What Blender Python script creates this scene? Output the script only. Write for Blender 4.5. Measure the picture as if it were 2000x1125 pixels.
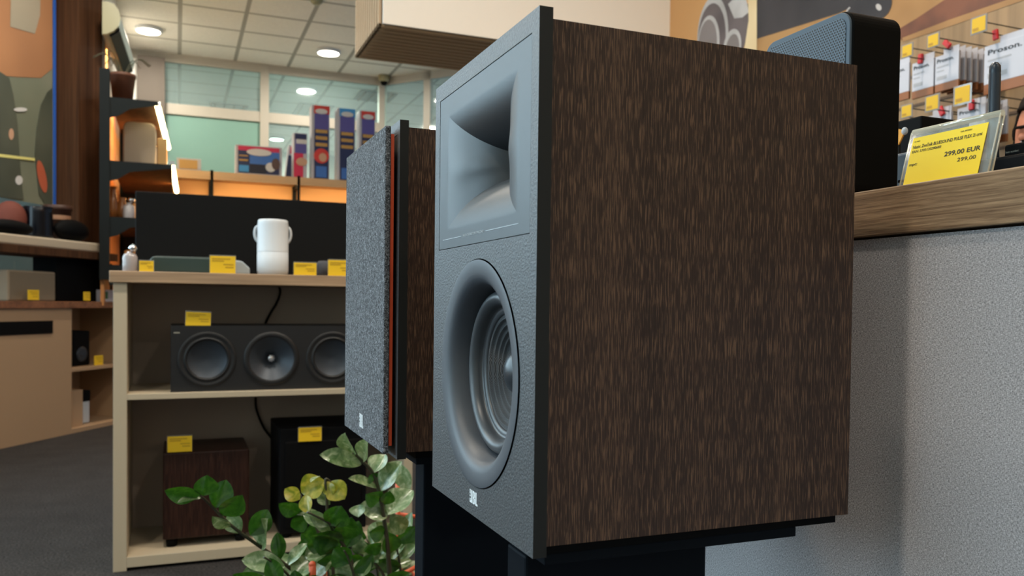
import bpy, bmesh, math, random
from mathutils import Vector, Matrix, noise
PI = math.pi
random.seed(7)
for o in list(bpy.data.objects): bpy.data.objects.remove(o)
S = bpy.context.scene
COL = S.collection

# ------------------------------------------------------------ camera
F0 = 0.79                      # height of the speaker stands' top above the floor
FPX, YAW, PITCH, ROLL = 1629.01, 0.384457, -0.022427, 0.011859
EYE = Vector((-0.204767, -0.470222, 0.157609 + F0))
PPX, PPY = 1003.73, 630.42
_f = Vector((math.sin(YAW)*math.cos(PITCH), math.cos(YAW)*math.cos(PITCH), math.sin(PITCH)))
_r = Vector((math.cos(YAW), -math.sin(YAW), 0)); _u = _r.cross(_f)
_r, _u = (math.cos(ROLL)*_r + math.sin(ROLL)*_u), (-math.sin(ROLL)*_r + math.cos(ROLL)*_u)
cd = bpy.data.cameras.new('camera'); cam = bpy.data.objects.new('camera', cd); COL.objects.link(cam)
cam.matrix_world = Matrix(((_r.x, _u.x, -_f.x, EYE.x), (_r.y, _u.y, -_f.y, EYE.y), (_r.z, _u.z, -_f.z, EYE.z), (0, 0, 0, 1)))
cd.sensor_width = 36; cd.lens = FPX/2000*36
cd.shift_x = -(PPX-1000)/2000; cd.shift_y = (PPY-562.5)/2000
cd.clip_start = 0.02; cd.clip_end = 100
cd.dof.use_dof = True; cd.dof.focus_distance = 0.72; cd.dof.aperture_fstop = 13.0
S.camera = cam
S.view_settings.view_transform = 'Standard'; S.view_settings.look = 'None'
S.view_settings.gamma = 1; S.view_settings.use_curve_mapping = False
S.view_settings.exposure = 0.0

# ------------------------------------------------------------ world and big lights
wd = bpy.data.worlds.new('world'); S.world = wd; wd.use_nodes = True
wd.node_tree.nodes['Background'].inputs[0].default_value = (0.66, 0.77, 1.0, 1)
wd.node_tree.nodes['Background'].inputs[1].default_value = 0.5

# the window wall runs diagonally on the left
L0 = Vector((-0.657, 6.478, 0)); LU = Vector((-0.5333, -0.8460, 0)).normalized(); LN = Vector((0.8460, -0.5333, 0)).normalized()
LROT = math.atan2(LU.y, LU.x)
def LW(s, off, z): return L0 + LU*s + LN*off + Vector((0, 0, z))

def area(name, loc, direction, sx, sy, power, color):
    l = bpy.data.lights.new(name, 'AREA'); l.shape = 'RECTANGLE'; l.size = sx; l.size_y = sy
    l.energy = power; l.color = color
    o = bpy.data.objects.new(name, l); COL.objects.link(o); o.location = loc
    o.rotation_euler = Vector(direction).to_track_quat('-Z', 'Y').to_euler()
    return o
# daylight standing in the window openings of the left wall
area('window_daylight', LW(2.2, -0.64, 2.3), LN, 1.0, 2.4, 110, (0.73, 0.815, 1.0))
area('window_daylight', LW(4.1, -0.62, 2.3), LN, 2.3, 2.4, 150, (0.73, 0.815, 1.0))
area('window_daylight', LW(6.9, -0.62, 2.3), LN, 2.6, 2.4, 190, (0.73, 0.815, 1.0))
area('window_daylight', LW(9.7, -0.62, 2.3), LN, 2.4, 2.4, 120, (0.75, 0.83, 1.0))

# ------------------------------------------------------------ pixel -> point on a real plane
def ray(px, py): return _f + _r*((px-PPX)/FPX) - _u*((py-PPY)/FPX)
def W(px, py, ax, v):
    d = ray(px, py); i = 'xyz'.index(ax); return EYE + d*((v-EYE[i])/d[i])
def WL(px, py, off):
    d = ray(px, py); return EYE + d*((off - (EYE-L0).dot(LN))/d.dot(LN))
def WLs(px, py, off):
    q = WL(px, py, off); return (q-L0).dot(LU), q.z

# ------------------------------------------------------------ materials
def mat(name, col, rough=0.5, metal=0.0, spec=0.5, emit=None, estr=0.0, alpha=1.0, trans=0.0, sheen=0.0, coat=0.0, sub=0.0):
    m = bpy.data.materials.new(name); m.use_nodes = True
    b = m.node_tree.nodes['Principled BSDF']
    b.inputs['Base Color'].default_value = (*col, 1); b.inputs['Roughness'].default_value = rough
    b.inputs['Metallic'].default_value = metal; b.inputs['Specular IOR Level'].default_value = spec
    if emit: b.inputs['Emission Color'].default_value = (*emit, 1); b.inputs['Emission Strength'].default_value = estr
    b.inputs['Alpha'].default_value = alpha; b.inputs['Transmission Weight'].default_value = trans
    b.inputs['Sheen Weight'].default_value = sheen; b.inputs['Coat Weight'].default_value = coat
    b.inputs['Subsurface Weight'].default_value = sub
    return m
def nn(m, t, **kw):
    n = m.node_tree.nodes.new(t)
    for k, v in kw.items(): setattr(n, k, v)
    return n
def lk(m, a, b): m.node_tree.links.new(a, b)
def coords(m, scale=(1, 1, 1), src='Object', rot=(0, 0, 0)):
    t = nn(m, 'ShaderNodeTexCoord'); mp = nn(m, 'ShaderNodeMapping')
    mp.inputs['Scale'].default_value = scale; mp.inputs['Rotation'].default_value = rot
    lk(m, t.outputs[src], mp.inputs['Vector']); return mp.outputs[0]
def noise_node(m, vec, scale, detail=2, rough=0.5, dist=0.0):
    n = nn(m, 'ShaderNodeTexNoise'); n.inputs['Scale'].default_value = scale; n.inputs['Detail'].default_value = detail
    n.inputs['Roughness'].default_value = rough; n.inputs['Distortion'].default_value = dist
    lk(m, vec, n.inputs['Vector']); return n.outputs['Fac']
def ramp(m, fac, stops):
    r = nn(m, 'ShaderNodeValToRGB'); e = r.color_ramp.elements
    while len(e) < len(stops): e.new(0.5)
    for el, (p, c) in zip(e, stops): el.position = p; el.color = (*c, 1)
    lk(m, fac, r.inputs[0]); return r.outputs[0]
def bump(m, h, strength, dist=0.001):
    b = nn(m, 'ShaderNodeBump'); b.inputs['Strength'].default_value = strength; b.inputs['Distance'].default_value = dist
    lk(m, h, b.inputs['Height']); lk(m, b.outputs[0], m.node_tree.nodes['Principled BSDF'].inputs['Normal'])
def basecol(m, c): lk(m, c, m.node_tree.nodes['Principled BSDF'].inputs['Base Color'])
def mixc(m, fac, a, b, mode='MIX'):
    x = nn(m, 'ShaderNodeMix', data_type='RGBA', blend_type=mode)
    for i, v in ((0, fac), (6, a), (7, b)):
        if isinstance(v, (int, float)): x.inputs[i].default_value = v
        elif isinstance(v, tuple): x.inputs[i].default_value = (*v, 1)
        else: lk(m, v, x.inputs[i])
    return x.outputs[2]
def mathn(m, op, a, b=0.0, c=0.0):
    x = nn(m, 'ShaderNodeMath', operation=op)
    for i, v in enumerate((a, b, c)):
        if isinstance(v, (int, float)): x.inputs[i].default_value = v
        else: lk(m, v, x.inputs[i])
    return x.outputs[0]

def m_veneer(name, dark, mid, streak, sc=1.0, rough=0.42, amount=(0.530, 0.600)):
    """veneer with short pale pores running up the object's z axis"""
    m = mat(name, mid, rough, spec=0.25)
    wob = noise_node(m, coords(m, (90*sc, 90*sc, 70*sc)), 1.0, 2)
    add = nn(m, 'ShaderNodeVectorMath', operation='ADD'); cmb = nn(m, 'ShaderNodeCombineXYZ')
    lk(m, mathn(m, 'MULTIPLY', wob, 1.3), cmb.inputs[0]); lk(m, coords(m, (1500*sc, 1500*sc, 58*sc)), add.inputs[0]); lk(m, cmb.outputs[0], add.inputs[1])
    n1 = noise_node(m, add.outputs[0], 1.0, 2, 0.5)
    band = noise_node(m, coords(m, (30*sc, 30*sc, 0.9*sc)), 1.0, 2, 0.6)
    n3 = noise_node(m, coords(m, (900*sc, 900*sc, 12*sc)), 1.0, 2)
    fig = mathn(m, 'ADD', n1, mathn(m, 'MULTIPLY', mathn(m, 'SUBTRACT', band, 0.5), 0.14))
    base = mixc(m, 0.5, ramp(m, band, [(0.30, dark), (0.70, mid)]), ramp(m, n3, [(0.35, dark), (0.65, mid)]))
    sm = ramp(m, fig, [(amount[0], (0, 0, 0)), (amount[1], (1, 1, 1))])
    basecol(m, mixc(m, sm, base, streak)); bump(m, n1, 0.2, 0.0004)
    return m
def m_grain(name, dark, light, axis='x', sc=1.0, rough=0.5):
    """oak board, grain along one axis"""
    s = {'x': (1.2, 45, 45), 'y': (45, 1.2, 45), 'z': (45, 45, 1.2)}[axis]
    m = mat(name, light, rough)
    n1 = noise_node(m, coords(m, tuple(k*sc for k in s)), 1.0, 5, 0.65, 0.6)
    n2 = noise_node(m, coords(m, tuple(k*sc*5 for k in s)), 1.0, 2, 0.5)
    c = ramp(m, n1, [(0.30, dark), (0.62, light)])
    c2 = ramp(m, n2, [(0.35, (0.55,)*3), (0.6, (1, 1, 1))])
    basecol(m, mixc(m, 0.6, c, c2, 'MULTIPLY')); bump(m, n1, 0.3, 0.0006)
    return m

M = {}
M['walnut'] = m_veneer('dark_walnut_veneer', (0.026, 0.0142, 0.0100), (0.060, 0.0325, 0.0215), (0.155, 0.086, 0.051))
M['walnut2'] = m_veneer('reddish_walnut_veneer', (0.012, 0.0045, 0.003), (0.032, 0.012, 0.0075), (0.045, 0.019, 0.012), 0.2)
m = mat('textured_black_vinyl', (0.055, 0.060, 0.066), 0.48, spec=0.95)
n = noise_node(m, coords(m), 560, 3, 0.6); bump(m, n, 0.6, 0.0010)
basecol(m, ramp(m, n, [(0.35, (0.026, 0.028, 0.031)), (0.70, (0.085, 0.090, 0.097))])); M['vinyl'] = m
m = mat('baffle_edge_black', (0.012, 0.0125, 0.0115), 0.55, spec=0.3); M['edge'] = m
m = mat('satin_grey_plastic', (0.016, 0.0185, 0.022), 0.46, spec=0.9); n = noise_node(m, coords(m), 1800, 2); bump(m, n, 0.12, 0.0003); M['satin'] = m
m = mat('rubber_surround', (0.050, 0.055, 0.062), 0.40, spec=0.7); M['rubber'] = m
M['ringgrey'] = mat('matt_grey_ring_plastic', (0.060, 0.068, 0.082), 0.52, spec=0.8)
m = mat('cone_weave', (0.05, 0.055, 0.06), 0.38, spec=0.7)
v = coords(m); sep = nn(m, 'ShaderNodeSeparateXYZ'); lk(m, v, sep.inputs[0])
sa = mathn(m, 'SINE', mathn(m, 'MULTIPLY', mathn(m, 'ADD', sep.outputs[1], sep.outputs[2]), 6400))
sb = mathn(m, 'SINE', mathn(m, 'MULTIPLY', mathn(m, 'SUBTRACT', sep.outputs[1], sep.outputs[2]), 6400))
wv = mathn(m, 'MULTIPLY_ADD', mathn(m, 'MULTIPLY', sa, sb), 0.5, 0.5)
basecol(m, ramp(m, wv, [(0.25, (0.018, 0.020, 0.023)), (0.75, (0.15, 0.162, 0.175))])); bump(m, wv, 0.7, 0.0008); M['cone'] = m
M['cap'] = mat('dust_cap_black', (0.03, 0.035, 0.042), 0.32, spec=0.6)
M['blackgap'] = mat('black_gap', (0.004, 0.004, 0.005), 0.9)
M['black'] = mat('satin_black', (0.003, 0.0032, 0.004), 0.6, spec=0.12)
M['blacksoft'] = mat('matt_black', (0.0028, 0.0028, 0.003), 0.7, spec=0.1)
M['steel'] = mat('powder_coated_black_steel', (0.0045, 0.0065, 0.010), 0.65, spec=0.08)
M['white'] = mat('white_print', (0.85, 0.9, 0.93), 0.4)
M['redplastic'] = mat('orange_red_plastic', (0.62, 0.075, 0.022), 0.4)
m = mat('grille_cloth', (0.09, 0.096, 0.105), 0.85, spec=0.3)
n = noise_node(m, coords(m), 430, 4, 0.6, 1.5); n2 = noise_node(m, coords(m), 60, 2)
c = ramp(m, n, [(0.38, (0.020, 0.022, 0.025)), (0.53, (0.13, 0.137, 0.150)), (0.68, (0.46, 0.48, 0.52))])
basecol(m, mixc(m, 0.3, c, ramp(m, n2, [(0.3, (0.6,)*3), (0.7, (1,)*3)]), 'MULTIPLY')); bump(m, n, 0.9, 0.0012); M['cloth'] = m
m = mat('grey_woven_fabric', (0.42, 0.43, 0.42), 0.9, spec=0.2)
v = coords(m, (1, 1, 1)); sep = nn(m, 'ShaderNodeSeparateXYZ'); lk(m, v, sep.inputs[0])
na = noise_node(m, coords(m, (1, 1900, 520)), 1.0, 2); nb = noise_node(m, coords(m, (1, 520, 1900)), 1.0, 2); nc = noise_node(m, v, 9, 3)
hh = mathn(m, 'ADD', na, nb)
c = ramp(m, mathn(m, 'MULTIPLY', hh, 0.5), [(0.36, (0.25, 0.238, 0.245)), (0.5, (0.52, 0.495, 0.51)), (0.64, (0.82, 0.785, 0.81))])
basecol(m, mixc(m, 0.25, c, ramp(m, nc, [(0.3, (0.7,)*3), (0.7, (1,)*3)]), 'MULTIPLY')); bump(m, hh, 0.5, 0.0006); M['fabric'] = m
M['oak'] = m_grain('oak_worktop', (0.15, 0.078, 0.040), (0.50, 0.325, 0.185), 'y', 8.0)
M['oakx'] = m_grain('oak_board', (0.30, 0.19, 0.11), (0.50, 0.34, 0.21), 'x', 0.5)
M['cream'] = mat('cream_laminate', (0.50, 0.42, 0.30), 0.5)
M['creamdark'] = mat('beige_laminate', (0.42, 0.27, 0.155), 0.55)
M['backboard'] = mat('beige_back_board', (0.36, 0.29, 0.235), 0.7)
M['darkwood'] = m_grain('dark_brown_wood', (0.040, 0.016, 0.007), (0.090, 0.039, 0.017), 'z', 0.35)
M['darkwood'].node_tree.nodes['Principled BSDF'].inputs['Roughness'].default_value = 0.75; M['darkwood'].node_tree.nodes['Principled BSDF'].inputs['Specular IOR Level'].default_value = 0.15
M['brownedge'] = m_grain('brown_edge_board', (0.14, 0.05, 0.02), (0.30, 0.12, 0.05), 'x', 0.3)
M['shelfwood'] = mat('lit_shelf_board', (0.62, 0.40, 0.21), 0.55)
M['orangewood'] = m_grain('orange_pine_board', (0.42, 0.15, 0.04), (0.70, 0.30, 0.09), 'z', 0.3)
M['bracket'] = mat('dark_grey_metal', (0.008, 0.010, 0.010), 0.7, 0.0, 0.15)
M['slat'] = mat('beige_wood_slat', (0.36, 0.235, 0.13), 0.5)
M['slatdark'] = mat('slat_backing', (0.10, 0.062, 0.038), 0.7)
M['fascia'] = mat('cream_fascia', (0.80, 0.74, 0.66), 0.6)
M['wall'] = mat('painted_wall', (0.55, 0.52, 0.46), 0.8)
M['frame'] = mat('cream_window_frame', (0.36, 0.345, 0.30), 0.5)
M['yellow'] = mat('yellow_price_paper', (0.82, 0.53, 0.010), 0.6)
M['ink'] = mat('black_ink', (0.01, 0.01, 0.01), 0.6)
M['greyink'] = mat('grey_ink', (0.25, 0.24, 0.2), 0.6)
M['whiteplastic'] = mat('white_plastic', (0.56, 0.60, 0.64), 0.45)
M['whitemesh'] = mat('pale_grey_mesh', (0.48, 0.52, 0.56), 0.6)
M['darkgreen'] = mat('dark_green_plastic', (0.018, 0.040, 0.036), 0.5)
M['puck'] = mat('slate_fabric', (0.05, 0.053, 0.062), 0.85)
M['lightgrey'] = mat('light_grey_fabric', (0.30, 0.34, 0.36), 0.7)
M['speakerblack'] = mat('charcoal_satin', (0.009, 0.0095, 0.011), 0.5, spec=0.4)
M['driver'] = mat('aluminium_grey_cone', (0.035, 0.045, 0.06), 0.45, 0.3)
M['chrome'] = mat('bright_chrome', (0.85, 0.85, 0.85), 0.15, 1.0)
M['tan'] = mat('beige_fabric', (0.30, 0.235, 0.16), 0.8)
M['greenprint'] = mat('green_print', (0.01, 0.13, 0.04), 0.5)
M['whitecard'] = mat('white_card', (0.46, 0.46, 0.51), 0.5)
M['brownprint'] = mat('brown_print', (0.25, 0.083, 0.022), 0.5)
M['redclip'] = mat('red_clip', (0.55, 0.01, 0.015), 0.4)
M['bluebody'] = mat('slate_blue_plastic', (0.12, 0.19, 0.27), 0.5)
M['navyfront'] = mat('blue_grey_metal', (0.060, 0.088, 0.118), 0.55, 0.0, 0.35)
M['skin'] = mat('skin', (0.42, 0.135, 0.065), 0.6, sub=0.05)
M['hair'] = mat('dark_brown_hair', (0.010, 0.006, 0.004), 0.8, spec=0.1)
M['shirt'] = mat('dark_navy_cloth', (0.02, 0.025, 0.04), 0.85)
M['trouser'] = mat('dark_trousers', (0.015, 0.015, 0.02), 0.85)
M['eye'] = mat('eye_white', (0.7, 0.68, 0.65), 0.3)
M['terracotta'] = mat('dark_terracotta', (0.09, 0.03, 0.013), 0.6)
M['creamplastic'] = mat('aged_cream_plastic', (0.30, 0.275, 0.16), 0.4)
M['potorange'] = mat('coral_orange_tube', (0.62, 0.10, 0.035), 0.4)
M['stem'] = mat('brown_green_stem', (0.045, 0.042, 0.020), 0.5)
M['soil'] = mat('dark_potting_soil', (0.02, 0.014, 0.01), 0.95)
M['blueedge'] = mat('blue_film_edge', (0.03, 0.13, 0.55), 0.3)

def m_glow(name, col, s): return mat(name, (0.8, 0.8, 0.8), 0.5, emit=col, estr=s)
M['led'] = m_glow('warm_led_tube', (1.0, 0.80, 0.36), 14)
M['lamp'] = m_glow('warm_white_diffuser', (1.0, 0.93, 0.78), 9)
def m_thin(name, tint, gloss=0.12, alpha=0.25, rough=0.05):
    """thin pane: mostly see-through, a little tint and mirror"""
    m = bpy.data.materials.new(name); m.use_nodes = True; nt = m.node_tree; nt.nodes.clear()
    out = nt.nodes.new('ShaderNodeOutputMaterial'); t = nt.nodes.new('ShaderNodeBsdfTransparent'); t.inputs[0].default_value = (*tint, 1)
    g = nt.nodes.new('ShaderNodeBsdfGlossy'); g.inputs['Roughness'].default_value = rough
    d = nt.nodes.new('ShaderNodeBsdfDiffuse'); d.inputs[0].default_value = (*tint, 1)
    a = nt.nodes.new('ShaderNodeMixShader'); a.inputs[0].default_value = alpha
    b = nt.nodes.new('ShaderNodeMixShader'); b.inputs[0].default_value = gloss
    nt.links.new(t.outputs[0], a.inputs[1]); nt.links.new(d.outputs[0], a.inputs[2])
    nt.links.new(a.outputs[0], b.inputs[1]); nt.links.new(g.outputs[0], b.inputs[2]); nt.links.new(b.outputs[0], out.inputs[0])
    return m
M['glass'] = m_thin('pale_teal_glass', (0.80, 0.95, 0.96), 0.05, 0.12)
M['frosted'] = m_thin('frosted_teal_glass', (0.20, 0.36, 0.32), 0.04, 0.90)
M['clear'] = m_thin('clear_acrylic', (0.95, 0.95, 0.92), 0.10, 0.06)
M['acedge'] = m_thin('acrylic_edge', (0.88, 0.86, 0.72), 0.25, 0.55)
M['winglass'] = m_thin('window_glass', (0.80, 0.9, 0.88), 0.10, 0.05)
# carpet
m = mat('dark_grey_carpet', (0.03, 0.028, 0.028), 0.95, spec=0.1)
n = noise_node(m, coords(m), 120, 4, 0.7); n2 = noise_node(m, coords(m), 6, 3)
basecol(m, mixc(m, 0.5, ramp(m, n, [(0.35, (0.012, 0.011, 0.011)), (0.7, (0.075, 0.068, 0.066))]), ramp(m, n2, [(0.3, (0.55,)*3), (0.7, (1,)*3)]), 'MULTIPLY'))
bump(m, n, 0.8, 0.004); M['carpet'] = m
# suspended ceiling: 0.61 m tiles
m = mat('ceiling_tiles', (0.6, 0.6, 0.55), 0.85, spec=0.2)
v = coords(m); sep = nn(m, 'ShaderNodeSeparateXYZ'); lk(m, v, sep.inputs[0])
def gridline(axis, off):
    a = mathn(m, 'FRACT', mathn(m, 'ADD', mathn(m, 'DIVIDE', mathn(m, 'SUBTRACT', axis, off), 0.61), 40.5))
    return mathn(m, 'LESS_THAN', mathn(m, 'ABSOLUTE', mathn(m, 'SUBTRACT', a, 0.5)), 0.034)
gl = mathn(m, 'MAXIMUM', gridline(sep.outputs[0], -0.18), gridline(sep.outputs[1], 8.835))
n = noise_node(m, v, 60, 3)
tile = ramp(m, n, [(0.3, (0.70, 0.70, 0.66)), (0.7, (0.78, 0.78, 0.73))])
basecol(m, mixc(m, gl, tile, (0.34, 0.34, 0.31))); M['ceiling'] = m

# leaves: mottled green with some light coming through
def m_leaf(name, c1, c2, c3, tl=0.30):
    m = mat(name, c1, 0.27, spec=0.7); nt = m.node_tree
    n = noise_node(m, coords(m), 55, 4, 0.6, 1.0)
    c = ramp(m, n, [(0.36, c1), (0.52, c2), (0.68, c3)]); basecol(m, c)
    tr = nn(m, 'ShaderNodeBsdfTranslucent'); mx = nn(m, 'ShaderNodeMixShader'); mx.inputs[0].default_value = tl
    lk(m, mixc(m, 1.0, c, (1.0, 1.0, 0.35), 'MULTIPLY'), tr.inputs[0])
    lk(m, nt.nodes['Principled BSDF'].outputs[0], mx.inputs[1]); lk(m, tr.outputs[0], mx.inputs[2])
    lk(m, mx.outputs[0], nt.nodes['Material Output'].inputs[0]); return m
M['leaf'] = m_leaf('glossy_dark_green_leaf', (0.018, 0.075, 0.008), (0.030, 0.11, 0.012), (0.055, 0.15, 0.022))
M['leafpale'] = m_leaf('dusty_mottled_green_leaf', (0.10, 0.18, 0.065), (0.20, 0.28, 0.13), (0.46, 0.52, 0.34), 0.12)  # pale tone puts the leaf's sheen into the colour, plus dusty mottling
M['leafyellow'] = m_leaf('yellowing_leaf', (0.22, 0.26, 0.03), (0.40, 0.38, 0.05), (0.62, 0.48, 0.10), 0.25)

# ------------------------------------------------------------ mesh building
class MB:
    def __init__(s): s.v = []; s.f = []; s.smooth = []
    def add(s, vs, fs, sm=False):
        o = len(s.v); s.v += [Vector(p) for p in vs]; s.f += [[i+o for i in f] for f in fs]; s.smooth += [sm]*len(fs); return s
    def box(s, x0, x1, y0, y1, z0, z1, skip=()):
        V = [(x, y, z) for z in (z0, z1) for y in (y0, y1) for x in (x0, x1)]
        Fs = {'-z': (0, 2, 3, 1), '+z': (4, 5, 7, 6), '-y': (0, 1, 5, 4), '+y': (2, 6, 7, 3), '-x': (0, 4, 6, 2), '+x': (1, 3, 7, 5)}
        return s.add(V, [f for k, f in Fs.items() if k not in skip])
    def obox(s, c, ax, ay, az):          # centre and three half-axis vectors
        c, ax, ay, az = map(Vector, (c, ax, ay, az))
        V = [c + ax*i + ay*j + az*k for k in (-1, 1) for j in (-1, 1) for i in (-1, 1)]
        return s.add(V, [(0, 2, 3, 1), (4, 5, 7, 6), (0, 1, 5, 4), (2, 6, 7, 3), (0, 4, 6, 2), (1, 3, 7, 5)])
    def prism(s, pts, d):                # polygon (3d points) pushed along vector d
        d = Vector(d); n = len(pts); P = [Vector(p) for p in pts]
        return s.add(P + [p+d for p in P], [list(range(n))[::-1], list(range(n, 2*n))] + [(i, (i+1) % n, n+(i+1) % n, n+i) for i in range(n)])
    def lathe(s, prof, c, axis=(0, 0, 1), n=32, cap=True):   # prof = [(r, h)...]
        c = Vector(c); a = Vector(axis).normalized(); t = a.orthogonal().normalized(); b = a.cross(t)
        V = []; Fs = []
        for r, h in prof:
            for i in range(n):
                q = 2*PI*i/n; V.append(c + a*h + (t*math.cos(q) + b*math.sin(q))*max(r, 1e-5))
        for k in range(len(prof)-1):
            for i in range(n):
                j = (i+1) % n; Fs.append((k*n+i, k*n+j, (k+1)*n+j, (k+1)*n+i))
        s.add(V, Fs, True)
        if cap: s.add(V[:n], [list(range(n))[::-1]]); s.add(V[-n:], [list(range(n))])
        return s
    def tube(s, path, r, n=10):
        P = [Vector(p) for p in path]; V = []; Fs = []
        rr = r if isinstance(r, (list, tuple)) else [r]*len(P)
        t0 = (P[1]-P[0]).normalized(); up = t0.orthogonal().normalized()
        for k, p in enumerate(P):
            t = (P[min(k+1, len(P)-1)] - P[max(k-1, 0)]).normalized()
            up = (up - t*up.dot(t)).normalized(); b = t.cross(up)
            for i in range(n):
                q = 2*PI*i/n; V.append(p + (up*math.cos(q) + b*math.sin(q))*rr[k])
        for k in range(len(P)-1):
            for i in range(n):
                j = (i+1) % n; Fs.append((k*n+i, k*n+j, (k+1)*n+j, (k+1)*n+i))
        s.add(V, Fs, True); s.add(V[:n], [list(range(n))[::-1]]); s.add(V[-n:], [list(range(n))]); return s
    def ball(s, c, rx, ry=None, rz=None, n=20, m=12):
        ry = ry or rx; rz = rz or rx; c = Vector(c); V = []; Fs = []
        for k in range(m+1):
            a = PI*k/m
            for i in range(n):
                q = 2*PI*i/n; V.append(c + Vector((rx*math.sin(a)*math.cos(q), ry*math.sin(a)*math.sin(q), rz*math.cos(a))))
        for k in range(m):
            for i in range(n):
                j = (i+1) % n; Fs.append((k*n+i, (k+1)*n+i, (k+1)*n+j, k*n+j))
        return s.add(V, Fs, True)
    def build(s, name, m, parent=None, bevel=0, seg=2, world=False):
        me = bpy.data.meshes.new(name); vs = s.v
        if world and parent:
            inv = parent.matrix_basis.inverted(); vs = [inv @ p for p in vs]
        me.from_pydata([tuple(p) for p in vs], [], s.f)
        for p, sm in zip(me.polygons, s.smooth): p.use_smooth = sm
        bm = bmesh.new(); bm.from_mesh(me); bmesh.ops.remove_doubles(bm, verts=bm.verts, dist=1e-6)
        bmesh.ops.recalc_face_normals(bm, faces=bm.faces); bm.to_mesh(me); bm.free()
        me.materials.append(m if not isinstance(m, str) else M[m])
        o = bpy.data.objects.new(name, me); COL.objects.link(o)
        if parent: o.parent = parent
        if bevel:
            b = o.modifiers.new('bevel', 'BEVEL'); b.width = bevel; b.segments = seg; b.limit_method = 'ANGLE'; b.angle_limit = 0.6
        return o
def tag(o, label, cat, group=None, kind=None):
    if label: o['label'] = label
    if cat: o['category'] = cat
    if group: o['group'] = group
    if kind: o['kind'] = kind
    return o
def thing(name, label, cat, loc=(0, 0, 0), rotz=0.0, group=None):
    o = bpy.data.objects.new(name, None); COL.objects.link(o); o.empty_display_size = 0.05
    o.location = loc; o.rotation_euler = (0, 0, rotz)
    o.matrix_basis = Matrix.Translation(Vector(loc)) @ Matrix.Rotation(rotz, 4, 'Z')
    return tag(o, label, cat, group)
def struct(name, mb, m, label=None, bevel=0):
    o = mb.build(name, m, None, bevel); return tag(o, label, None, kind='structure')
def copy_tree(o, parent=None):
    c = o.copy(); COL.objects.link(c)
    if parent: c.parent = parent
    for ch in o.children: copy_tree(ch, c)
    return c
_font = [None]
def text(name, s, m, parent, origin, xdir, ydir, height, width=None, extrude=0.0001, bold=0.0, world=True, shear=0.0, align='LEFT'):
    """lettering as a mesh: origin = lower-left corner, xdir/ydir = reading and up directions, fitted to height (and width)"""
    cu = bpy.data.curves.new(name, 'FONT'); cu.body = s; cu.size = 1; cu.offset = bold; cu.extrude = 0.002; cu.shear = shear; cu.resolution_u = 3
    t = bpy.data.objects.new('tmp', cu); COL.objects.link(t); bpy.context.view_layer.update()
    me = bpy.data.meshes.new_from_object(t.evaluated_get(bpy.context.evaluated_depsgraph_get()))
    bpy.data.objects.remove(t)
    xs = [v.co.x for v in me.vertices]; ys = [v.co.y for v in me.vertices]
    x0, x1, y0, y1 = min(xs), max(xs), min(ys), max(ys)
    k = height/(y1-y0); kx = k if width is None else width/(x1-x0)
    X = Vector(xdir).normalized(); Y = Vector(ydir).normalized(); Z = X.cross(Y); O = Vector(origin)
    if align == 'RIGHT': O = O - X*((x1-x0)*kx)
    inv = parent.matrix_basis.inverted() if (world and parent) else Matrix()
    for v in me.vertices:
        v.co = inv @ (O + X*((v.co.x-x0)*kx) + Y*((v.co.y-y0)*k) + Z*(v.co.z/0.002*extrude))
    me.materials.clear(); me.materials.append(m if not isinstance(m, str) else M[m]); me.name = name
    o = bpy.data.objects.new(name, me); COL.objects.link(o)
    if parent: o.parent = parent
    return o

# ------------------------------------------------------------ the setting
HC = 3.79
mb = MB(); mb.box(-9, 5, -3.2, 16, -0.05, 0); struct('floor', mb, 'carpet')
mb = MB(); mb.box(-9, 5, -3.2, 16, HC, HC+0.05); struct('ceiling', mb, 'ceiling')
mb = MB(); mb.box(2.62, 2.72, -3.2, 4.03, 0, HC); struct('wall_right', mb, 'wall')
mb = MB(); mb.box(-9, 2.72, -3.3, -3.2, 0, HC); struct('wall_back', mb, 'wall')
mb = MB(); mb.box(-9, 8, 16, 16.1, 0, HC); struct('wall_front', mb, 'wall')
# left wall: low wall, head and piers around the window openings
ZS, ZT = 0.72, 3.45
def lbox(mb, s0, s1, o0, o1, z0, z1):
    return mb.prism([LW(s0, o0, z0), LW(s1, o0, z0), LW(s1, o1, z0), LW(s0, o1, z0)], (0, 0, z1-z0))
s_post0, _ = WLs(200, 300, -0.30); s_post1, _ = WLs(108, 300, -0.498)
mb = MB()
lbox(mb, -0.50, 12.2, -0.62, -0.50, 0, ZS); lbox(mb, -0.50, 12.2, -0.62, -0.50, ZT, HC); lbox(mb, -0.50, s_post1, -0.62, -0.50, ZS, ZT)
mb.box(-1.00, -0.745, 7.05, 7.15, 0, HC); mb.box(-0.845, -0.745, 7.15, 9.94, 0, HC)
wins = [(s_post1, 2.75), (2.95, 5.3), (5.6, 8.25), (8.5, 10.95)]
for a, b in zip(wins[:-1], wins[1:]): lbox(mb, a[1], b[0], -0.62, -0.50, ZS, ZT)
lbox(mb, 10.95, 12.2, -0.62, -0.50, ZS, ZT)
struct('wall_left', mb, 'wall')
for i, (a, b) in enumerate(wins):
    w = MB()
    for (s0, s1, z0, z1) in ((a, a+0.05, ZS, ZT), (b-0.05, b, ZS, ZT), (a, b, ZS, ZS+0.05), (a, b, ZT-0.05, ZT), ((a+b)/2-0.02, (a+b)/2+0.02, ZS, ZT)):
        if i == 0 and s0 > a+0.1: continue
        lbox(w, s0, s1, -0.585, -0.53, z0, z1)
    wf = struct('window_%d' % (i+1), w, 'frame')
    g = MB(); lbox(g, a+0.04, b-0.04, -0.562, -0.556, ZS+0.04, ZT-0.04); g.build('window_pane', 'winglass', wf)

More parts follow.
